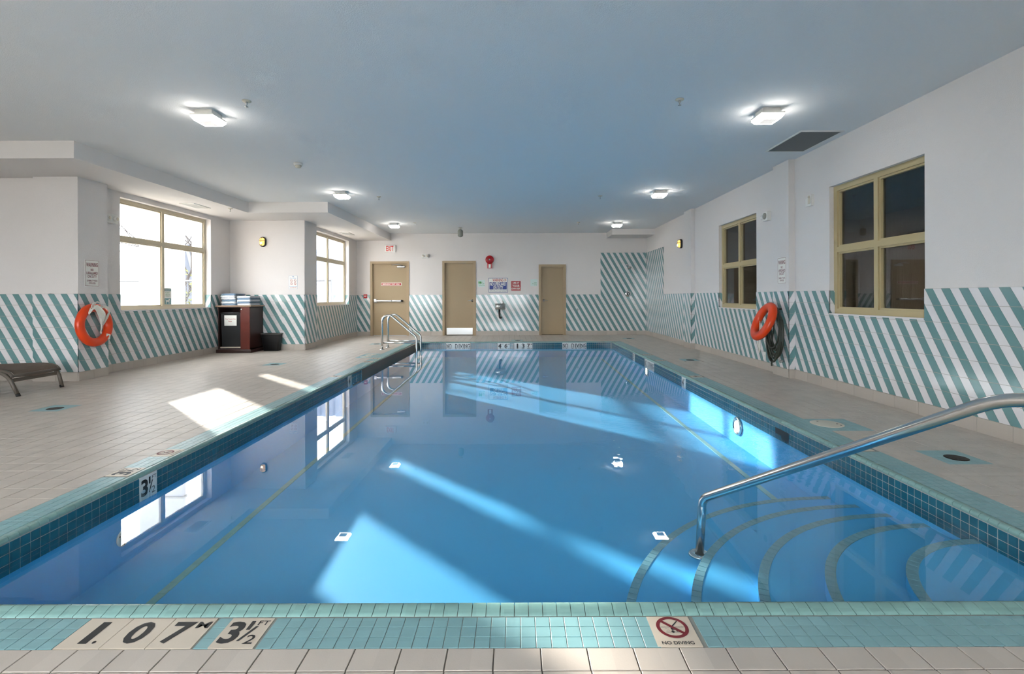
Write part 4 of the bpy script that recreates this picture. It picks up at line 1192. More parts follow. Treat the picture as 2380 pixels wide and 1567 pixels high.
# ------------------------------------------------------------------ ceiling lights
def ceiling_light(x, y, label):
    e = tag(empty('ceiling_light', (x, y, H)), label, 'ceiling light', 'square ceiling lights in two rows')
    m_ = MB(); m_.box(x-.088, x+.088, y-.088, y+.088, H-.062, H); b = m_.build('base', 'white_plastic', e)
    m_ = MB(); m_.box(x-.118, x+.118, y-.118, y+.118, H-.064, H-.052); m_.build('rim', 'white_plastic', e)
    m_ = MB()
    z0, z1, z2 = H-.064, H-.078, H-.112
    A = lambda s_, z: [(x-s_,y-s_,z),(x+s_,y-s_,z),(x+s_,y+s_,z),(x-s_,y+s_,z)]
    rings = [A(.114,z0), A(.116,z1), A(.092,z2), A(.066,z2)]
    vs_ = [p for r_ in rings for p in r_]
    m_.add(vs_, [(4*i+k, 4*i+4+k, 4*i+4+(k+1)%4, 4*i+(k+1)%4) for i in range(3) for k in range(4)])
    m_.build('lens', 'lamp_glow', e, recalc=True)
    m_ = MB(); m_.box(x-.066, x+.066, y-.066, y+.066, z2-.003, z2+.006); m_.build('centre_plate', 'lamp_plate', e)
    return e
LN = ['nearest', 'middle', 'farthest']
for i, y in enumerate((5.08, 8.95, 12.75)):
    ceiling_light(-3.19, y, LN[i] + ' square ceiling light of the row on the window side')
    ceiling_light(2.60, y, LN[i] + ' square ceiling light of the row on the right side')

def sprinkler(x, y, z, label):
    e = tag(empty('sprinkler', (x, y, z)), label, 'sprinkler', 'fire sprinkler heads on the ceiling')
    m_ = MB(); m_.lathe((x,y,z), (0,0,-1), [(.04,0),(.042,.006),(.03,.014),(.0,.015)], 18); m_.build('escutcheon', 'beige_plastic', e)
    m_ = MB(); m_.lathe((x,y,z-.012), (0,0,-1), [(.011,0),(.011,.02),(.005,.022),(.005,.045),(.016,.046),(.016,.05),(0,.051)], 10); m_.build('head', 'brushed', e)
k = 0
for i, y in enumerate((4.78, 9.35, 12.65)):
    sprinkler(-2.63, y, H, 'sprinkler head beside the %s ceiling light of the window side row' % LN[i])
    sprinkler(1.59, y, H, 'sprinkler head beside the %s ceiling light of the right row' % LN[i])
sprinkler(-5.47, 9.36, SOF, 'sprinkler head under the soffit beside its vent')
# smoke detector
e = tag(empty('smoke_detector', (-3.12, 7.0, H)), 'round white smoke detector on the ceiling', 'smoke detector')
m_ = MB(); m_.lathe((-3.12,7.0,H), (0,0,-1), [(.058,0),(.06,.02),(.052,.036),(.0,.037)], 22); m_.build('base', 'white_plastic', e)
m_ = MB(); m_.lathe((-3.12,7.0,H-.036), (0,0,-1), [(.04,0),(.04,.02),(.032,.03),(0,.031)], 18); m_.build('sensor', 'beige_plastic', e)
# hanging speaker
e = tag(empty('pendant_speaker', (-1.57, 13.6, H)), 'grey-brown capsule speaker hanging from the ceiling by the far wall', 'speaker')
m_ = MB(); m_.lathe((-1.57,13.6,H), (0,0,-1), [(.05,0),(.05,.012),(.012,.016),(.012,.05),(0,.051)], 16); m_.build('bracket', 'beige_plastic', e)
m_ = MB(); m_.lathe((-1.57,13.6,H-.045), (0,0,-1), [(.02,0),(.055,.015),(.075,.05),(.075,.17),(.058,.20),(.02,.215),(0,.217)], 24); m_.build('body', 'grey_plastic', e)
# grilles
def grille(name, x0, x1, y0, y1, z, label, slats, mf='white_plastic', mg='vent_dark', along='x'):
    e = tag(empty(name, ((x0+x1)/2, (y0+y1)/2, z)), label, 'vent')
    f_ = .022; m_ = MB()
    for r_ in ((x0-f_,x1+f_,y0-f_,y0),(x0-f_,x1+f_,y1,y1+f_),(x0-f_,x0,y0,y1),(x1,x1+f_,y0,y1)): m_.box(*r_, z-.010, z)
    m_.build('frame', mf, e)
    m_ = MB(); m_.box(x0, x1, y0, y1, z-.0015, z); m_.build('backing', 'vent_hole', e)
    m_ = MB()
    for i in range(slats):
        if along == 'x':
            t = y0 + (i+.5)*(y1-y0)/slats; d = (y1-y0)/slats*.3; m_.box(x0, x1, t-d, t+d, z-.007, z-.002)
        else:
            t = x0 + (i+.5)*(x1-x0)/slats; d = (x1-x0)/slats*.2; m_.box(t-d, t+d, y0, y1, z-.007, z-.002)
    tag(m_.build('grille', mg, e), kind='stuff')
grille('ceiling_grille', 3.32, 3.79, 5.72, 6.49, H, 'large dark grey return air grille in the ceiling by the right wall', 60)
grille('soffit_vent', -6.06, -5.84, 8.86, 9.30, SOF, 'white slotted vent under the soffit by the large left window', 16, mg='white_plastic', along='y')
grille('soffit_vent', -4.64, -4.45, 12.9, 13.35, SOF, 'white slotted vent under the soffit by the tall far window', 16, mg='white_plastic', along='y')

# wall lamps (oval bulkheads with cage)
def bulkhead(fr, u, v, label):
    e = tag(empty('bulkhead_lamp', fr.p(u, v-.12)), label, 'wall lamp')
    def oval(rx, ry, n, cnt=24):
        pts = []
        for k in range(cnt):
            t = 2*math.pi*k/cnt; x = rx*math.cos(t); y = rx*math.sin(t) + (ry-rx)*(1 if math.sin(t) >= 0 else -1)
            pts.append(fr.p(u+x, v+y, n))
        return pts
    def loft(rs, m, nm):
        m_ = MB(); vs_ = []; cnt = 24
        for (rx, ry, n) in rs: vs_ += oval(rx, ry, n)
        fs = [(i*cnt+k, i*cnt+(k+1)%cnt, (i+1)*cnt+(k+1)%cnt, (i+1)*cnt+k) for i in range(len(rs)-1) for k in range(cnt)]
        fs.append([(len(rs)-1)*cnt+k for k in range(cnt)])
        m_.add(vs_, fs, 0, True); return m_.build(nm, m, e, recalc=True)
    loft([(.072,.110,0),(.074,.112,.03),(.066,.104,.045),(.05,.088,.046)], 'black_plastic', 'housing')
    loft([(.052,.09,.044),(.05,.086,.07),(.04,.074,.09),(.02,.045,.098)], 'amber_glow', 'globe')
    m_ = MB(); m_.lathe(fr.p(u, v-.035, .09), fr.N, [(.022,0),(.02,.012),(.008,.016),(0,.017)], 12); m_.build('bulb', 'bulb_glow', e)
    m_ = MB(); m_.tube([fr.p(u, v-.104, .04), fr.p(u, v-.09, .085), fr.p(u, v, .108), fr.p(u, v+.09, .085), fr.p(u, v+.104, .04)], .0045, 6)
    m_.tube([fr.p(u-.066, v+.02, .04), fr.p(u-.05, v+.02, .085), fr.p(u, v+.02, .106), fr.p(u+.05, v+.02, .085), fr.p(u+.066, v+.02, .04)], .0045, 6)
    m_.build('cage', 'black_plastic', e)
bulkhead(F_B, -5.62, 2.395, 'black oval wall lamp glowing amber between the two tall windows')
bulkhead(F_right, -11.65, 2.405, 'black oval wall lamp glowing amber on the right wall')
# strobe and thermostat on the right wall
def wallbox(fr, u, v, w, h, d, label, cat, nm):
    e = tag(empty(nm, fr.p(u, v-h/2)), label, cat)
    m_ = MB(); fr.rect(m_, u-w/2, u+w/2, v-h/2, v+h/2, 0, d); m_.build('housing', 'white_plastic', e); return e
e = wallbox(F_right, -7.62, 2.395, .15, .135, .06, 'white square siren with dark round lens between the right windows', 'siren', 'wall_siren')
m_ = MB(); m_.lathe(F_right.p(-7.62, 2.40, .06), F_right.N, [(.05,0),(.048,.012),(.03,.02),(0,.022)], 20); m_.build('lens', 'grey_plastic', e)
m_ = MB(); m_.lathe(F_right.p(-7.72, 2.395, .03), Vector((-.3,1,0)), [(.03,0),(.036,.03),(0,.031)], 14); m_.build('side_lamp', 'white_plastic', e)
e = wallbox(F_right, -6.50, 2.425, .085, .145, .035, 'white thermostat beside a blank plate left of the near wired window', 'thermostat', 'thermostat')
m_ = MB(); F_right.rect(m_, -6.525, -6.475, 2.38, 2.455, .035, .04); m_.lathe(F_right.p(-6.50, 2.47, .035), F_right.N, [(.016,0),(.016,.012),(0,.013)], 14); m_.build('dial', 'beige_plastic', e)
m_ = MB(); F_right.rect(m_, -6.63, -6.55, 2.36, 2.47, 0, .008); m_.build('blank_plate', 'white_plastic', e)
e = wallbox(F_right, -7.74, .215, .085, .125, .014, 'blank white cover plate low on the right wall', 'cover plate', 'cover_plate')
m_ = MB(); m_.lathe(F_right.p(-7.74, .215, .014), F_right.N, [(.006,0),(.005,.002),(0,.003)], 8); m_.build('screw', 'brushed', e)

# ------------------------------------------------------------------ ladder and handrail
e = tag(empty('pool_ladder', (-2.97, 11.05, 0)), 'stainless steel grab rail ladder on the far left pool edge', 'ladder')
def arc(c, r, a0, a1, n, f): return [f(c[0]+r*math.cos(a0+(a1-a0)*i/n), c[1]+r*math.sin(a0+(a1-a0)*i/n)) for i in range(n+1)]
for y in (10.81, 11.29):
    f = lambda x, z: (x, y, z)
    path = [f(-2.98, 0), f(-2.98, .60)]
    path += arc((-2.84, .62), .14, math.pi, math.pi*.30, 10, f)
    path += [f(-2.5, .51)]
    path += arc((-2.35, .22), .125, math.pi*.30, 0, 8, f) + [f(-2.225, 0), f(-2.225, -.46)]
    m_ = MB(); m_.tube(path, .0245, 14); rl = m_.build('rail', 'steel', e)
    m_ = MB(); m_.lathe((-2.98, y, 0), (0,0,1), [(.055,0),(.053,.006),(.03,.014),(.026,.018)], 20); m_.build('flange', 'steel', rl)
    m_ = MB(); m_.tube([f(-2.97, .155), f(-2.23, .155)], .017, 10); m_.build('side_bar', 'steel', e)
for z in (-.2, -.36):
    m_ = MB(); m_.bbox(-2.265, -2.185, 10.83, 11.27, z-.012, z+.012, .006); m_.build('tread', 'white_plastic', e)
e = tag(empty('handrail', (1.10, 2.975, -.41)), 'brushed steel handrail rising from the curved steps across the right foreground', 'handrail')
def bez(p0, p1, p2, n=8):
    p0, p1, p2 = Vector(p0), Vector(p1), Vector(p2)
    return [p0*(1-t)**2 + p1*2*t*(1-t) + p2*t*t for t in [i/n for i in range(n+1)]]
A0 = Vector((1.10, 2.975, -.41)); A1 = Vector((1.11, 2.96, -.062)); B1 = Vector((1.735, 1.74, .80)); C1 = Vector((1.88, 1.46, .80)); D0 = Vector((1.88, 1.46, 0))
dAB = (B1-A1).normalized()
path = [A0, A1-Vector((0,0,.07))] + bez(A1-Vector((0,0,.055)), A1, A1+dAB*.06, 8) + [A1+dAB*.4, B1-dAB*.16] + bez(B1-dAB*.10, B1, B1+(C1-B1).normalized()*.10, 8) + bez(C1-(C1-B1).normalized()*.09, C1, C1-Vector((0,0,.1)), 8) + [D0]
m_ = MB(); m_.tube(path, .0245, 20); m_.build('rail', 'steel', e)
m_ = MB(); m_.lathe(A0, (0,0,1), [(.064,0),(.062,.008),(.05,.016),(.034,.018),(.028,.012)], 24); m_.build('flange', 'steel', e)
m_ = MB(); m_.lathe(D0, (0,0,1), [(.06,0),(.058,.006),(.034,.016),(.026,.018)], 24); m_.build('flange', 'steel', e)

# underwater lamps and fittings
def pool_lamp(y, z, label, lit, side=1):
    X = XRf(y) if side > 0 else XLf(y); N = (-1,0,0) if side > 0 else (1,0,0)
    e = tag(empty('underwater_lamp', (X, y, z)), label, 'pool light')
    m_ = MB(); m_.lathe((X,y,z), N, [(.098,0),(.098,.02),(.082,.028),(.078,.02)], 28); m_.build('rim', 'steel', e)
    m_ = MB(); m_.lathe((X,y,z), N, [(.08,.005),(.06,.02),(.03,.028),(0,.03)], 28); m_.build('lens', 'pool_lamp', e)
pool_lamp(5.36, -.262, 'lit round underwater light on the right pool wall nearest the camera', True)
pool_lamp(9.08, -.225, 'lit round underwater light farther along the right pool wall', True)
e = tag(empty('inlet_fitting', (XLf(3.06), 3.06, -.34)), 'pale oval inlet fitting under water on the left pool wall', 'pool fitting')
m_ = MB(); m_.lathe((XLf(3.06), 3.06, -.335), (1,0,0), [(.05,0),(.05,.008),(.03,.012),(.028,.006),(0,.005)], 22); m_.build('plate', 'lid_cream', e)
m_ = MB()
for t in (0.5, 2.6, 4.7): m_.lathe((XLf(3.06)+.011, 3.06+.04*math.cos(t), -.335+.04*math.sin(t)), (1,0,0), [(.005,0),(.004,.003),(0,.004)], 8)
m_.build('screws', 'dark_iron', e)

# floor drains and skimmer lids
dl = ['round iron floor drain in an aqua square near the lounge chair', 'round iron floor drain in an aqua square near the towel cabinet', 'round iron floor drain in an aqua square near the far right window',
      'round iron floor drain in an aqua square beyond the handrail', 'round iron floor drain in an aqua square below the shower', 'round iron floor drain in an aqua square between pool and far wall', 'round iron floor drain in an aqua square behind the ladder']
for (x, y), lb in zip(drains, dl):
    e = tag(empty('floor_drain', (x, y, 0)), lb, 'drain', 'floor drains set in the deck')
    x += .01; y -= .02
    m_ = MB(); m_.lathe((x,y,-.003), (0,0,1), [(.072,0),(.072,.004),(.064,.0055),(.0,.0045)], 28); m_.build('plate', 'dark_iron', e)
    m_ = MB()
    for k in range(12):
        t = 2*math.pi*k/12; m_.add([(x+.028*math.cos(t-.1), y+.028*math.sin(t-.1), .0028), (x+.056*math.cos(t-.1), y+.056*math.sin(t-.1), .0028), (x+.056*math.cos(t+.12), y+.056*math.sin(t+.12), .0028), (x+.028*math.cos(t+.12), y+.028*math.sin(t+.12), .0028)], [(0,1,2,3)])
    m_.build('slots', 'black_rubber', e)
def lid(x, y, r, label):
    e = tag(empty('skimmer_lid', (x, y, 0)), label, 'skimmer lid')
    m_ = MB(); m_.lathe((x,y,-.002), (0,0,1), [(r,0),(r,.003),(r-.006,.005),(0,.005)], 36); m_.build('cover', 'lid_cream', e)
    m_ = MB()
    for (dx, dy) in ((-.3,.55),(.62,-.1),(.62,-.5)): m_.lathe((x+dx*r, y+dy*r, .0029), (0,0,1), [(.009,0),(.008,.001),(0,.0011)], 10)
    m_.build('finger_holes', 'black_rubber', e)
lid(2.80, 4.44, .135, 'round cream skimmer lid in the aqua patch on the right deck')
lid(-2.95, 9.56, .11, 'round cream skimmer lid near the ladder, closer to the camera')
lid(-2.95, 9.88, .11, 'round cream skimmer lid near the ladder, farther from the camera')

# ------------------------------------------------------------------ life rings, ropes, hose
def torus(c, axis, Rm, r, n=48, k=18, squash=1.0):
    c = Vector(c); a_ = Vector(axis).normalized(); u = a_.orthogonal().normalized(); w = a_.cross(u)
    vs_ = []
    for i in range(n):
        t = 2*math.pi*i/n; d = u*math.cos(t)+w*math.sin(t)
        for j in range(k):
            s_ = 2*math.pi*j/k; vs_.append(c + d*(Rm + r*math.cos(s_)) + a_*(r*squash*math.sin(s_)))
    fs = [(i*k+j, ((i+1)%n)*k+j, ((i+1)%n)*k+(j+1)%k, i*k+(j+1)%k) for i in range(n) for j in range(k)]
    return vs_, fs
# left ring against the pilaster
c = Vector((-6.085, 7.06, .775)); ax = Vector((1, .04, .05)).normalized()
e = tag(empty('life_ring', c), 'orange life ring with white rope hanging on the left pilaster', 'life ring')
m_ = MB(); m_.add(*torus(c, ax, .25, .061, squash=.85), 0, True); m_.build('ring', 'buoy_orange', e, recalc=True)
U_ = Vector((0,1,0)); Z_ = Vector((0,0,1)); N_ = Vector((1,0,0))
m_ = MB()
q = c + U_*.175 - Z_*.178 + N_*.046
m_.prism([q+U_*(-.035)+Z_*(-.03), q+U_*(.03)+Z_*(-.045), q+U_*(.04)+Z_*(.03), q+U_*(-.025)+Z_*(.045)], N_*.006); m_.build('label_patch', 'sign_white', e, recalc=True)
m_ = MB()
for (du, dz) in ((-.225, -.13), (-.215, -.16)): m_.lathe(c+U_*du+Z_*dz+N_*.035, (1,0,0), [(.007,0),(.006,.012),(0,.013)], 8)
m_.build('rivets', 'sign_white', e)
e = tag(empty('rope_coil', c+Z_*.2), 'white rope coil looped over the top of the left life ring', 'rope')
m_ = MB(); rnd = random.Random(3)
def smooth_loop(p):
    out = []
    for j in range(len(p)):
        a_, b_, c2, d_ = p[j-1], p[j], p[(j+1)%len(p)], p[(j+2)%len(p)]
        for s_ in range(5):
            t = s_/5; out.append(0.5*((2*b_)+(c2-a_)*t+(2*a_-5*b_+4*c2-d_)*t*t+(3*b_-a_-3*c2+d_)*t**3))
    return out
Q = lambda u, v, n: c + U_*u + Z_*v + N_*n
for i in range(7):                        # strands slung from the ring top down through the middle and up again
    k = i/6
    p = [Q(-.17+.05*k, .16+.07*k, .07), Q(-.10+.05*k, .235+.05*k, .085), Q(-.03+.04*k, .13+.05*k, .09+.008*i), Q(.02+.03*k, -.01+.10*k, .085+.004*i),
         Q(.09+.03*k, .04+.10*k, .08), Q(.15+.02*k, .16+.05*k, .085), Q(.12+.01*k, .245+.02*k, .06), Q(.02, .23+.01*k, .02), Q(-.10, .24+.01*k, .03)]
    m_.tube(smooth_loop(p), .0062, 7, closed=True)
for i in range(3):                        # little knot of loops at the top left
    m_.tube(smooth_loop([Q(-.13+.02*i, .25, .07), Q(-.09+.03*i, .315+.01*i, .06), Q(.0+.02*i, .325-.01*i, .055), Q(.03, .27, .075), Q(-.05, .255, .09)]), .0062, 7, closed=True)
m_.build('loops', 'rope_white', e)
m_ = MB(); m_.tube([Q(-.01,.10,.10), Q(.0,.02,.10), Q(.01,-.06,.09), Q(.005,-.10,.085)], .0075, 8); m_.tube([Q(.005,-.095,.085), Q(.008,-.13,.085)], .012, 8)
m_.build('rope_end', 'rope_white', e)
# right ring leaning over the hose
c = Vector((3.615, 7.20, .785)); tilt = math.atan2(.20, .46); ax = Vector((-math.cos(tilt), .10, math.sin(tilt))).normalized()
e = tag(empty('life_ring', c), 'orange life ring leaning over the coiled hose on the right wall', 'life ring')
m_ = MB(); m_.add(*torus(c, ax, .235, .066, squash=.85), 0, True); m_.build('ring', 'buoy_orange', e, recalc=True)
m_ = MB(); dn = Vector((0,-1,0)); q = c + dn*.23 + ax*.05
for dz in (-.02, .02): m_.lathe(q+Vector((0,0,dz)), ax, [(.007,0),(.006,.008),(0,.009)], 8)
m_.build('eyelets', 'black_rubber', e)
e = tag(empty('garden_hose', (3.78, 7.13, .4)), 'coiled dark green hose hanging behind the right life ring', 'hose')
rnd = random.Random(5); m_ = MB(); pts = []
hx, hy = 3.775, 7.08
for i in range(13):
    w_ = .15+.05*rnd.random(); top = .99-.05*rnd.random(); bot = .20+.22*rnd.random(); oy = -.06+.10*rnd.random(); ox = -.05*rnd.random()-.004*i
    for k in range(24):
        t = 2*math.pi*k/24
        yy_ = hy + oy*(1-math.cos(t))*.5 + w_*math.sin(t)*(1 if math.cos(t) < .6 else .75)
        zz_ = (top+bot)/2 + (top-bot)/2*math.cos(t)
        pts.append((hx+ox-.02*math.sin(t/2), yy_, zz_))
m_.tube(pts, .0125, 8); m_.tube([pts[-1], (3.75, 7.2, .6), (3.77, 7.3, .3), (3.78, 7.29, .12)], .011, 8)
m_.build('coil', 'hose_green', e)
m_ = MB(); m_.tube([(3.80, 7.02, .23), (3.77, 7.05, .21)], .017, 8); m_.build('nozzle', 'brushed', e)
m_ = MB(); m_.tube([(3.822, 7.08, .97), (3.70, 7.08, .965), (3.69, 7.08, 1.01)], .012, 8); m_.build('hook', 'dark_iron', e)
e = tag(empty('rope_coil', (3.72, 7.45, .3)), 'thin white rope hanging in loops left of the right life ring', 'rope')
m_ = MB(); pts = []; rnd = random.Random(9)
for i in range(5):
    for k in range(20):
        t = 2*math.pi*k/20; top, bot = .82-.06*rnd.random()*0-.02*i, .30+.02*i
        pts.append((3.66+.03*math.sin(t), 7.42+.10*math.sin(t)+.01*i, (top+bot)/2+(top-bot)/2*math.cos(t)))
m_.tube(pts, .006, 6); m_.build('loops', 'rope_white', e)

# ------------------------------------------------------------------ lounge chair
e = tag(empty('lounge_chair', (-6.9, 6.1, 0)), 'brown sling sun lounger with taupe tube frame at the left edge', 'sun lounger')
m_ = MB(); y0, y1 = 5.84, 6.38
sp = [(-5.985,.232),(-5.99,.255),(-6.02,.285),(-6.08,.308),(-6.2,.318),(-6.45,.312),(-6.8,.30),(-7.2,.305),(-7.35,.33),(-7.6,.50),(-7.95,.78)]
for i in range(len(sp)-1):
    (xa, za), (xb, zb2) = sp[i], sp[i+1]
    NY = 6
    for j in range(NY):
        ya, yb = y0+(y1-y0)*j/NY, y0+(y1-y0)*(j+1)/NY
        sag = lambda y: -.022*math.sin(math.pi*(y-y0)/(y1-y0))
        m_.add([(xa,ya,za+sag(ya)),(xa,yb,za+sag(yb)),(xb,yb,zb2+sag(yb)),(xb,ya,zb2+sag(ya))], [(0,1,2,3)], 0, True)
        m_.add([(xa,ya,za+sag(ya)-.006),(xa,yb,za+sag(yb)-.006),(xb,yb,zb2+sag(yb)-.006),(xb,ya,zb2+sag(ya)-.006)], [(3,2,1,0)], 0, True)
m_.build('sling', 'sling_brown', e)
for y, s_ in ((5.81, 'n'), (6.41, 'f')):
    m_ = MB(); m_.tube([(x, y, z-.012) for x, z in sp], .017, 10); m_.build('side_rail', 'frame_taupe', e)
    m_ = MB(); m_.tube(bez((-6.30, y, .30), (-6.06, y, .31), (-5.99, y, .16), 8) + [(-5.91 if s_ == 'n' else -5.95, y, .0)], .021, 12); lg = m_.build('leg', 'frame_taupe', e)
    m_ = MB(); xx = -5.91 if s_ == 'n' else -5.95
    m_.tube([(xx, y, .0), (xx-.012, y, .03)], .0225, 12); m_.build('foot_cap', 'black_rubber', lg)
    m_ = MB(); m_.tube([(-7.2, y, .30), (-7.38, y, 0)], .021, 12); m_.build('leg', 'frame_taupe', e)
m_ = MB(); m_.box(-6.03, -6.0, 5.81, 6.41, .165, .205); m_.build('cross_bar', 'frame_taupe', e)
m_ = MB(); m_.tube([(-5.99, 5.81, .24), (-5.99, 6.41, .24)], .016, 10); m_.build('end_bar', 'frame_taupe', e)
m_ = MB(); m_.tube([(-7.3, 5.81, .16), (-7.3, 6.41, .16)], .016, 10); m_.build('cross_bar', 'frame_taupe', e)

# ------------------------------------------------------------------ towel cabinet, towels, bin
x0, x1, yf, yb, zt = -6.33, -5.625, 10.33, 10.85, .97
e = tag(empty('towel_cabinet', ((x0+x1)/2, (yf+yb)/2, 0)), 'dark mahogany cabinet with stone top and black towel drop', 'cabinet')
m_ = MB()
m_.box(x0+.03, x0+.05, yf, yb, .07, zt); m_.box(x1-.02, x1, yf, yb, .07, zt); m_.box(x0+.03, x1, yb-.02, yb, .07, zt); m_.box(x0+.03, x1, yf, yb, .07, .09)
m_.box(x0+.05, x1-.02, yf, yf+.02, zt-.02, zt)
m_.build('carcass', 'dark_wood', e)
m_ = MB(); m_.bbox(x0+.0, x1+.025, yf-.03, yb, 0, .07, .006); m_.build('plinth', 'dark_wood', e)
m_ = MB(); m_.bbox(x0-.01, x1+.04, yf-.04, yb+.005, zt, zt+.028, .006); m_.build('worktop', 'counter_stone', e)
m_ = MB(); m_.box(x1-.195, x1-.002, yf-.018, yf+.002, .075, zt-.004); sd = m_.build('side_panel', 'mahogany', e)
m_ = MB(); m_.lathe((x1-.165, yf-.018, .915), (0,-1,0), [(.008,0),(.008,.012),(.016,.016),(.016,.024),(0,.028)], 12); m_.build('knob', 'chrome', sd)
m_ = MB(); m_.box(x0+.06, x1-.2, yf+.02, yf+.045, .10, .105+.02); m_.build('lower_rail', 'beige_plastic', e)
e = tag(empty('towel_bin', (-6.03, yf+.2, .09)), 'tall black bin with paper notice standing inside the mahogany cabinet', 'bin')
bx0, bx1 = -6.262, -5.845
m_ = MB(); m_.prism([(bx0+.03, yf+.03, .092), (bx1-.005, yf+.03, .092), (bx1, yf+.03, .83), (bx0, yf+.03, .83)], (0, .36, 0)); m_.build('body', 'black_plastic', e, recalc=True)
m_ = MB(); m_.bbox(bx0-.008, bx1+.006, yf+.02, yf+.40, .825, .848, .006); m_.build('lid_rim', 'black_plastic', e)
fN = Frame((0, yf+.029, 0), (1,0,0), (0,0,1), (0,-1,0))
pu0, pu1, pv0, pv1 = bx0+.075, bx0+.335, .57, .79
m_ = MB(); fN.rect(m_, pu0, pu1, pv0, pv1, 0, .001); pp = m_.build('paper_notice', 'sign_white', e)
letters(pp, fN, 'Dirty Towels Only', pu0+.02, pu1-.018, pv0+.122, pv0+.155, .0016, 'sign_red', .01)
letters(pp, fN, 'Please', pu0+.085, pu1-.10, pv0+.08, pv0+.105, .0016, 'sign_red', .01)

def towel(x0, x1, y0, y1, z, h, m, label, seed):
    rnd = random.Random(seed)
    e = bpy.data.objects
    mb = MB(); dx = rnd.uniform(-.01, .01); dy = rnd.uniform(-.01, .01)
    for k in range(2):                    # two folded layers with rounded fold at the front
        za, zb_ = z + k*h/2 + .001, z + (k+1)*h/2
        r = (zb_-za)/2; n = 6; cy = y0+dy+r
        prof = [(y1+dy, za)] + [(cy - r*math.cos(t), (za+zb_)/2 - r*math.sin(t)) for t in [math.pi/2 - math.pi*i/n for i in range(n+1)]] + [(y1+dy, zb_)]
        NX = 8
        vs_ = []
        for i in range(NX+1):
            x = x0+dx+(x1-x0)*i/NX; wv = .004*math.sin(i*1.7+seed+k)
            end = .25*h if i in (0, NX) else 0
            vs_ += [(x, p[0]+wv, p[1] + (0.003*math.sin(i*2.1+seed*2) if j not in (0, len(prof)-1) else 0)*.4 + (end*.4 if p[1] < (za+zb_)/2 else -end*.4)) for j, p in enumerate(prof)]
        L_ = len(prof)
        fs = [(i*L_+j, (i+1)*L_+j, (i+1)*L_+(j+1)%L_, i*L_+(j+1)%L_) for i in range(NX) for j in range(L_)]
        fs += [list(range(L_)), [NX*L_+j for j in range(L_)][::-1]]
        mb.add(vs_, fs, 0, True)
    o = mb.build('folded_towel', m, None, recalc=True)
    return tag(o, label, 'towel', 'folded towels on the cabinet')
ordn = ['lowest', 'second from bottom', 'third from bottom', 'fourth from bottom', 'fifth from bottom', 'top']
z = zt+.0285
for i in range(6):
    h = .042; towel(-6.255, -5.945, 10.36, 10.72, z, h-.001, 'towel_blue' if i in (0, 2, 5) else 'towel_white', '%s folded towel in the taller stack on the cabinet' % ordn[i], i); z += h
z = zt+.0285
for i in range(5):
    h = .040; towel(-5.925, -5.635, 10.36, 10.75, z, h-.001, 'towel_blue' if i in (1, 3) else 'towel_white', '%s folded towel in the lower stack on the cabinet' % (ordn[i] if i < 4 else 'top'), i+20); z += h

e = tag(empty('waste_basket', (-5.385, 10.745, 0)), 'small black rectangular waste basket beside the mahogany cabinet', 'waste basket')
cx_, cy_ = -5.375, 10.75
def rr_(w, d, z, r=.03, n=4):
    pts = []
    for (sx, sy, a0) in ((1,1,0),(-1,1,90),(-1,-1,180),(1,-1,270)):
        for k in range(n+1):
            t = R(a0+90*k/n); pts.append((cx_+sx*(w/2-r)+r*math.cos(t), cy_+sy*(d/2-r)+r*math.sin(t), z))
    return pts
rings = [rr_(.32,.16,0.001), rr_(.39,.19,.36), rr_(.41,.205,.362), rr_(.41,.205,.38), rr_(.375,.175,.378), rr_(.31,.15,.02)]
L_ = len(rings[0]); vs_ = [p for r_ in rings for p in r_]
m_ = MB(); m_.add(vs_[:2*L_], [(k, (k+1)%L_, L_+(k+1)%L_, L_+k) for k in range(L_)] + [list(range(L_))[::-1]], 0, True); m_.build('body', 'black_plastic', e)
m_ = MB(); v2 = vs_[L_:]
m_.add(v2, [(i*L_+k, i*L_+(k+1)%L_, (i+1)*L_+(k+1)%L_, (i+1)*L_+k) for i in range(4) for k in range(L_)] + [[4*L_+k for k in range(L_)]], 0, True); m_.build('rim', 'black_plastic', e)
m_ = MB(); m_.tube([Vector(p)+Vector((0,0,-.006)) for p in rr_(.412,.207,.378)], .006, 6, closed=True); m_.build('liner_edge', 'grey_plastic', e)

# ------------------------------------------------------------------ outside
mb = MB(); mb.box(-60, XL1-.2, -20, 60, -.5, -.25); mb.box(-60, 40, -60, YBK-.2, -.5, -.25)
struct(mb.build('floor_outside', 'ext_ground'))
mb = MB(); mb.box(-7.9, -6.995, 10.25, 10.33, -.3, 6.0)
ep = tag(mb.build('outdoor_pier', 'ext_white'), 'sunlit white stucco pier outside the large left window', 'pier')
mb = MB(); mb.box(-7.92, -6.975, 10.23, 10.35, 2.78, 2.82); mb.build('ledge', 'beige_plastic', ep)
mb = MB(); mb.box(-8.02, -7.83, 12.1, 12.3, -.3, 6.0)
tag(mb.build('outdoor_post', 'ext_white'), 'narrow white post outside the large left window', 'post')
# grey building with A-frame
e = tag(empty('grey_building', (-16, 25, -.25)), 'grey building with A-shaped braces beyond the chain link fence', 'building')
mb = MB(); mb.box(-17.2, -12, 24, 30, -.3, 3.6); mb.build('wall', 'ext_grey', e)
mb = MB(); mb.prism([(-17.4, 23.8, 3.6), (-11.8, 23.8, 3.6), (-11.8, 27, 4.6), (-17.4, 27, 4.6)], (0, 0, .15)); mb.build('roof', 'ext_dark', e)
for s_ in (-1, 1):
    mb = MB(); mb.tube([(-15.9, 23.5, 3.8), (-15.9+s_*1.2, 23.4, -.2)], .09, 6); mb.build('brace', 'galv', e)
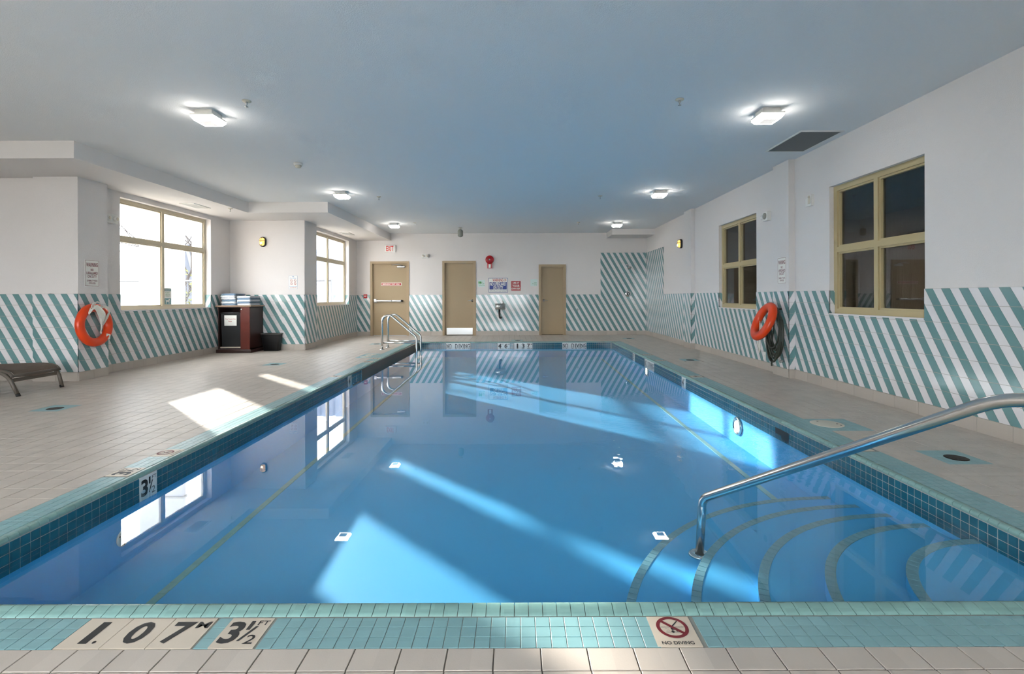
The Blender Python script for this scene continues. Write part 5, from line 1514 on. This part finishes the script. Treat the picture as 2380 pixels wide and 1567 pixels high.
# chain link fence
e = tag(empty('chain_link_fence', (-10.3, 15.5, -.25)), 'galvanised chain link fence outside the tall windows', 'fence')
yF = 15.6
for x in (-13, -11.2, -9.4, -7.6, -5.9):
    mb = MB(); mb.tube([(x, yF, -.3), (x, yF, 1.75)], .03, 8); mb.build('post', 'galv', e)
mb = MB(); mb.tube([(-13, yF, 1.7), (-5.9, yF, 1.7)], .028, 8); mb.build('top_rail', 'galv', e)
mb = MB(); s_ = .09
for i in range(int((7.1+2)/s_)):
    xs = -13-1.95 + i*s_
    for sg in (1, -1):
        xa = xs if sg > 0 else xs+1.95; xb = xs+1.95 if sg > 0 else xs
        pa, pb = Vector((xa, yF, -.25)), Vector((xb, yF, 1.7))
        lo, hi = 0.0, 1.0
        d_ = pb.x-pa.x
        t0, t1 = sorted(((-13-pa.x)/d_, (-5.9-pa.x)/d_)); lo, hi = max(lo, t0), min(hi, t1)
        if hi > lo: mb.tube([pa.lerp(pb, lo), pa.lerp(pb, hi)], .0045, 3, caps=False)
tag(mb.build('wire_mesh', 'galv', e), kind='stuff')
# shrub
e = tag(empty('shrub', (-10.6, 16.6, -.25)), 'yellow-green leafy shrub behind the chain link fence', 'shrub')
rnd = random.Random(11); mb = MB(); ml = MB()
for k in range(14):
    b0 = Vector((-10.6+rnd.uniform(-.6,.6), 16.6+rnd.uniform(-.3,.3), -.3)); b1 = b0 + Vector((rnd.uniform(-.7,.7), rnd.uniform(-.4,.4), rnd.uniform(1.5,2.6)))
    mb.tube([b0, b0.lerp(b1,.5)+Vector((rnd.uniform(-.1,.1),0,0)), b1], [.02,.013,.006], 5)
    for j in range(46):
        t = rnd.uniform(.25, 1); p = b0.lerp(b1, t) + Vector((rnd.uniform(-.3,.3), rnd.uniform(-.3,.3), rnd.uniform(-.2,.2)))
        a_ = Vector((rnd.uniform(-1,1), rnd.uniform(-1,1), rnd.uniform(-1,1))).normalized(); b_ = a_.orthogonal().normalized()
        ml.add([p-a_*.06, p+b_*.025, p+a_*.06, p-b_*.025], [(0,1,2,3)])
mb.build('stems', 'bark', e); tag(ml.build('foliage', 'leaf', e), kind='stuff')
# bare trees
def tree(base, h, seed, label):
    e = tag(empty('bare_tree', base), label, 'tree'); rnd = random.Random(seed)
    mt, mbr = MB(), MB()
    def grow(p, d, L, r, lv):
        q = p + d*L; mid = p + d*L*.5 + Vector((rnd.uniform(-1,1), rnd.uniform(-1,1), rnd.uniform(-1,1)))*L*.06
        (mt if lv == 0 else mbr).tube([p, mid, q], [r, r*.85, r*.68], 6 if lv < 2 else 4, caps=False)
        if lv >= 5: return
        for k in range(3 if lv < 3 else 2):
            ang = rnd.uniform(.35, .8); ax_ = Vector((rnd.uniform(-1,1), rnd.uniform(-1,1), rnd.uniform(-1,1))).cross(d).normalized()
            nd = (Matrix.Rotation(ang, 3, ax_) @ d); nd.z += .12 if lv < 3 else -.08; nd.normalize()
            grow(q if k < 2 else p.lerp(q, .6), nd, L*rnd.uniform(.62,.85), r*.6, lv+1)
    grow(Vector(base), Vector((.05,0,1)).normalized(), h, h*.05, 0)
    mt.build('trunk', 'bark', e); mbr.build('branches', 'bark', e)
tree((-12.0, 17.4, -.3), 1.7, 4, 'bare branched tree outside, seen through the large left window')
tree((-7.6, 24.5, -.3), 1.7, 8, 'bare branched tree outside the tall far window')
# pale sheeting behind the far window
mb = MB(); N = 30
pts = [(-8.2+3.0*i/N, 17.6+.05*math.sin(i*1.3)+.03*math.sin(i*2.9)) for i in range(N+1)]
for i in range(N):
    (xa, ya), (xb, yb2) = pts[i], pts[i+1]
    mb.add([(xa,ya,-.3),(xb,yb2,-.3),(xb,yb2,2.9),(xa,ya,2.9),(xa,ya+.02,-.3),(xb,yb2+.02,-.3),(xb,yb2+.02,2.9),(xa,ya+.02,2.9)], [(0,1,2,3),(7,6,5,4),(3,2,6,7)], 0, True)
tag(mb.build('plastic_sheet', 'ext_sheet'), 'pale streaked sheet hanging outside the tall far window', 'sheet')
# unseen dark backing, added to stop light leaking under two far doors
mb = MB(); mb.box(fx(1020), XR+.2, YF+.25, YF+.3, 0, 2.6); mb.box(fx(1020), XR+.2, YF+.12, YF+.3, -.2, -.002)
struct(mb.build('wall_door_backing', 'dark_room'))

# plain descriptions of the setting
for n_, l_ in {'wall_far': 'white far wall with three tan doors and green striped tiles', 'wall_right': 'white right wall with two wired windows and green striped tiles',
               'wall_left': 'left wall around the large four-pane window', 'wall_left_far': 'left wall around the tall window nearest the far wall',
               'wall_left_front': 'white wall with striped tiles behind the lounge chair', 'wall_left_middle': 'white wall with striped tiles behind the towel cabinet',
               'wall_left_near': 'left wall of the near part of the room', 'wall_back': 'wall behind the camera with windows added for fill light', 'ceiling': 'white textured ceiling over the pool',
               'floor': 'beige tiled pool deck', 'baseboard_far': 'beige tile baseboard along the far wall', 'baseboard_right': 'beige tile baseboard along the right wall',
               'baseboard_left': 'beige tile baseboard along the left walls', 'trim_7': 'white sill of the large left window', 'trim_8': 'white sill of the tall far window',
               'trim_9': 'white sill of the near wired window', 'trim_10': 'white sill of the far wired window', 'wall_room_beyond': 'dim room seen through the wired windows',
               'wall_room_beyond_back': 'brown back wall of the dim room beyond the wired windows', 'wall_door_backing': 'dark backing added to block light under two far doors', 'floor_outside': 'sunlit ground outside the windows'}.items():
    if n_ in bpy.data.objects: bpy.data.objects[n_]['label'] = l_
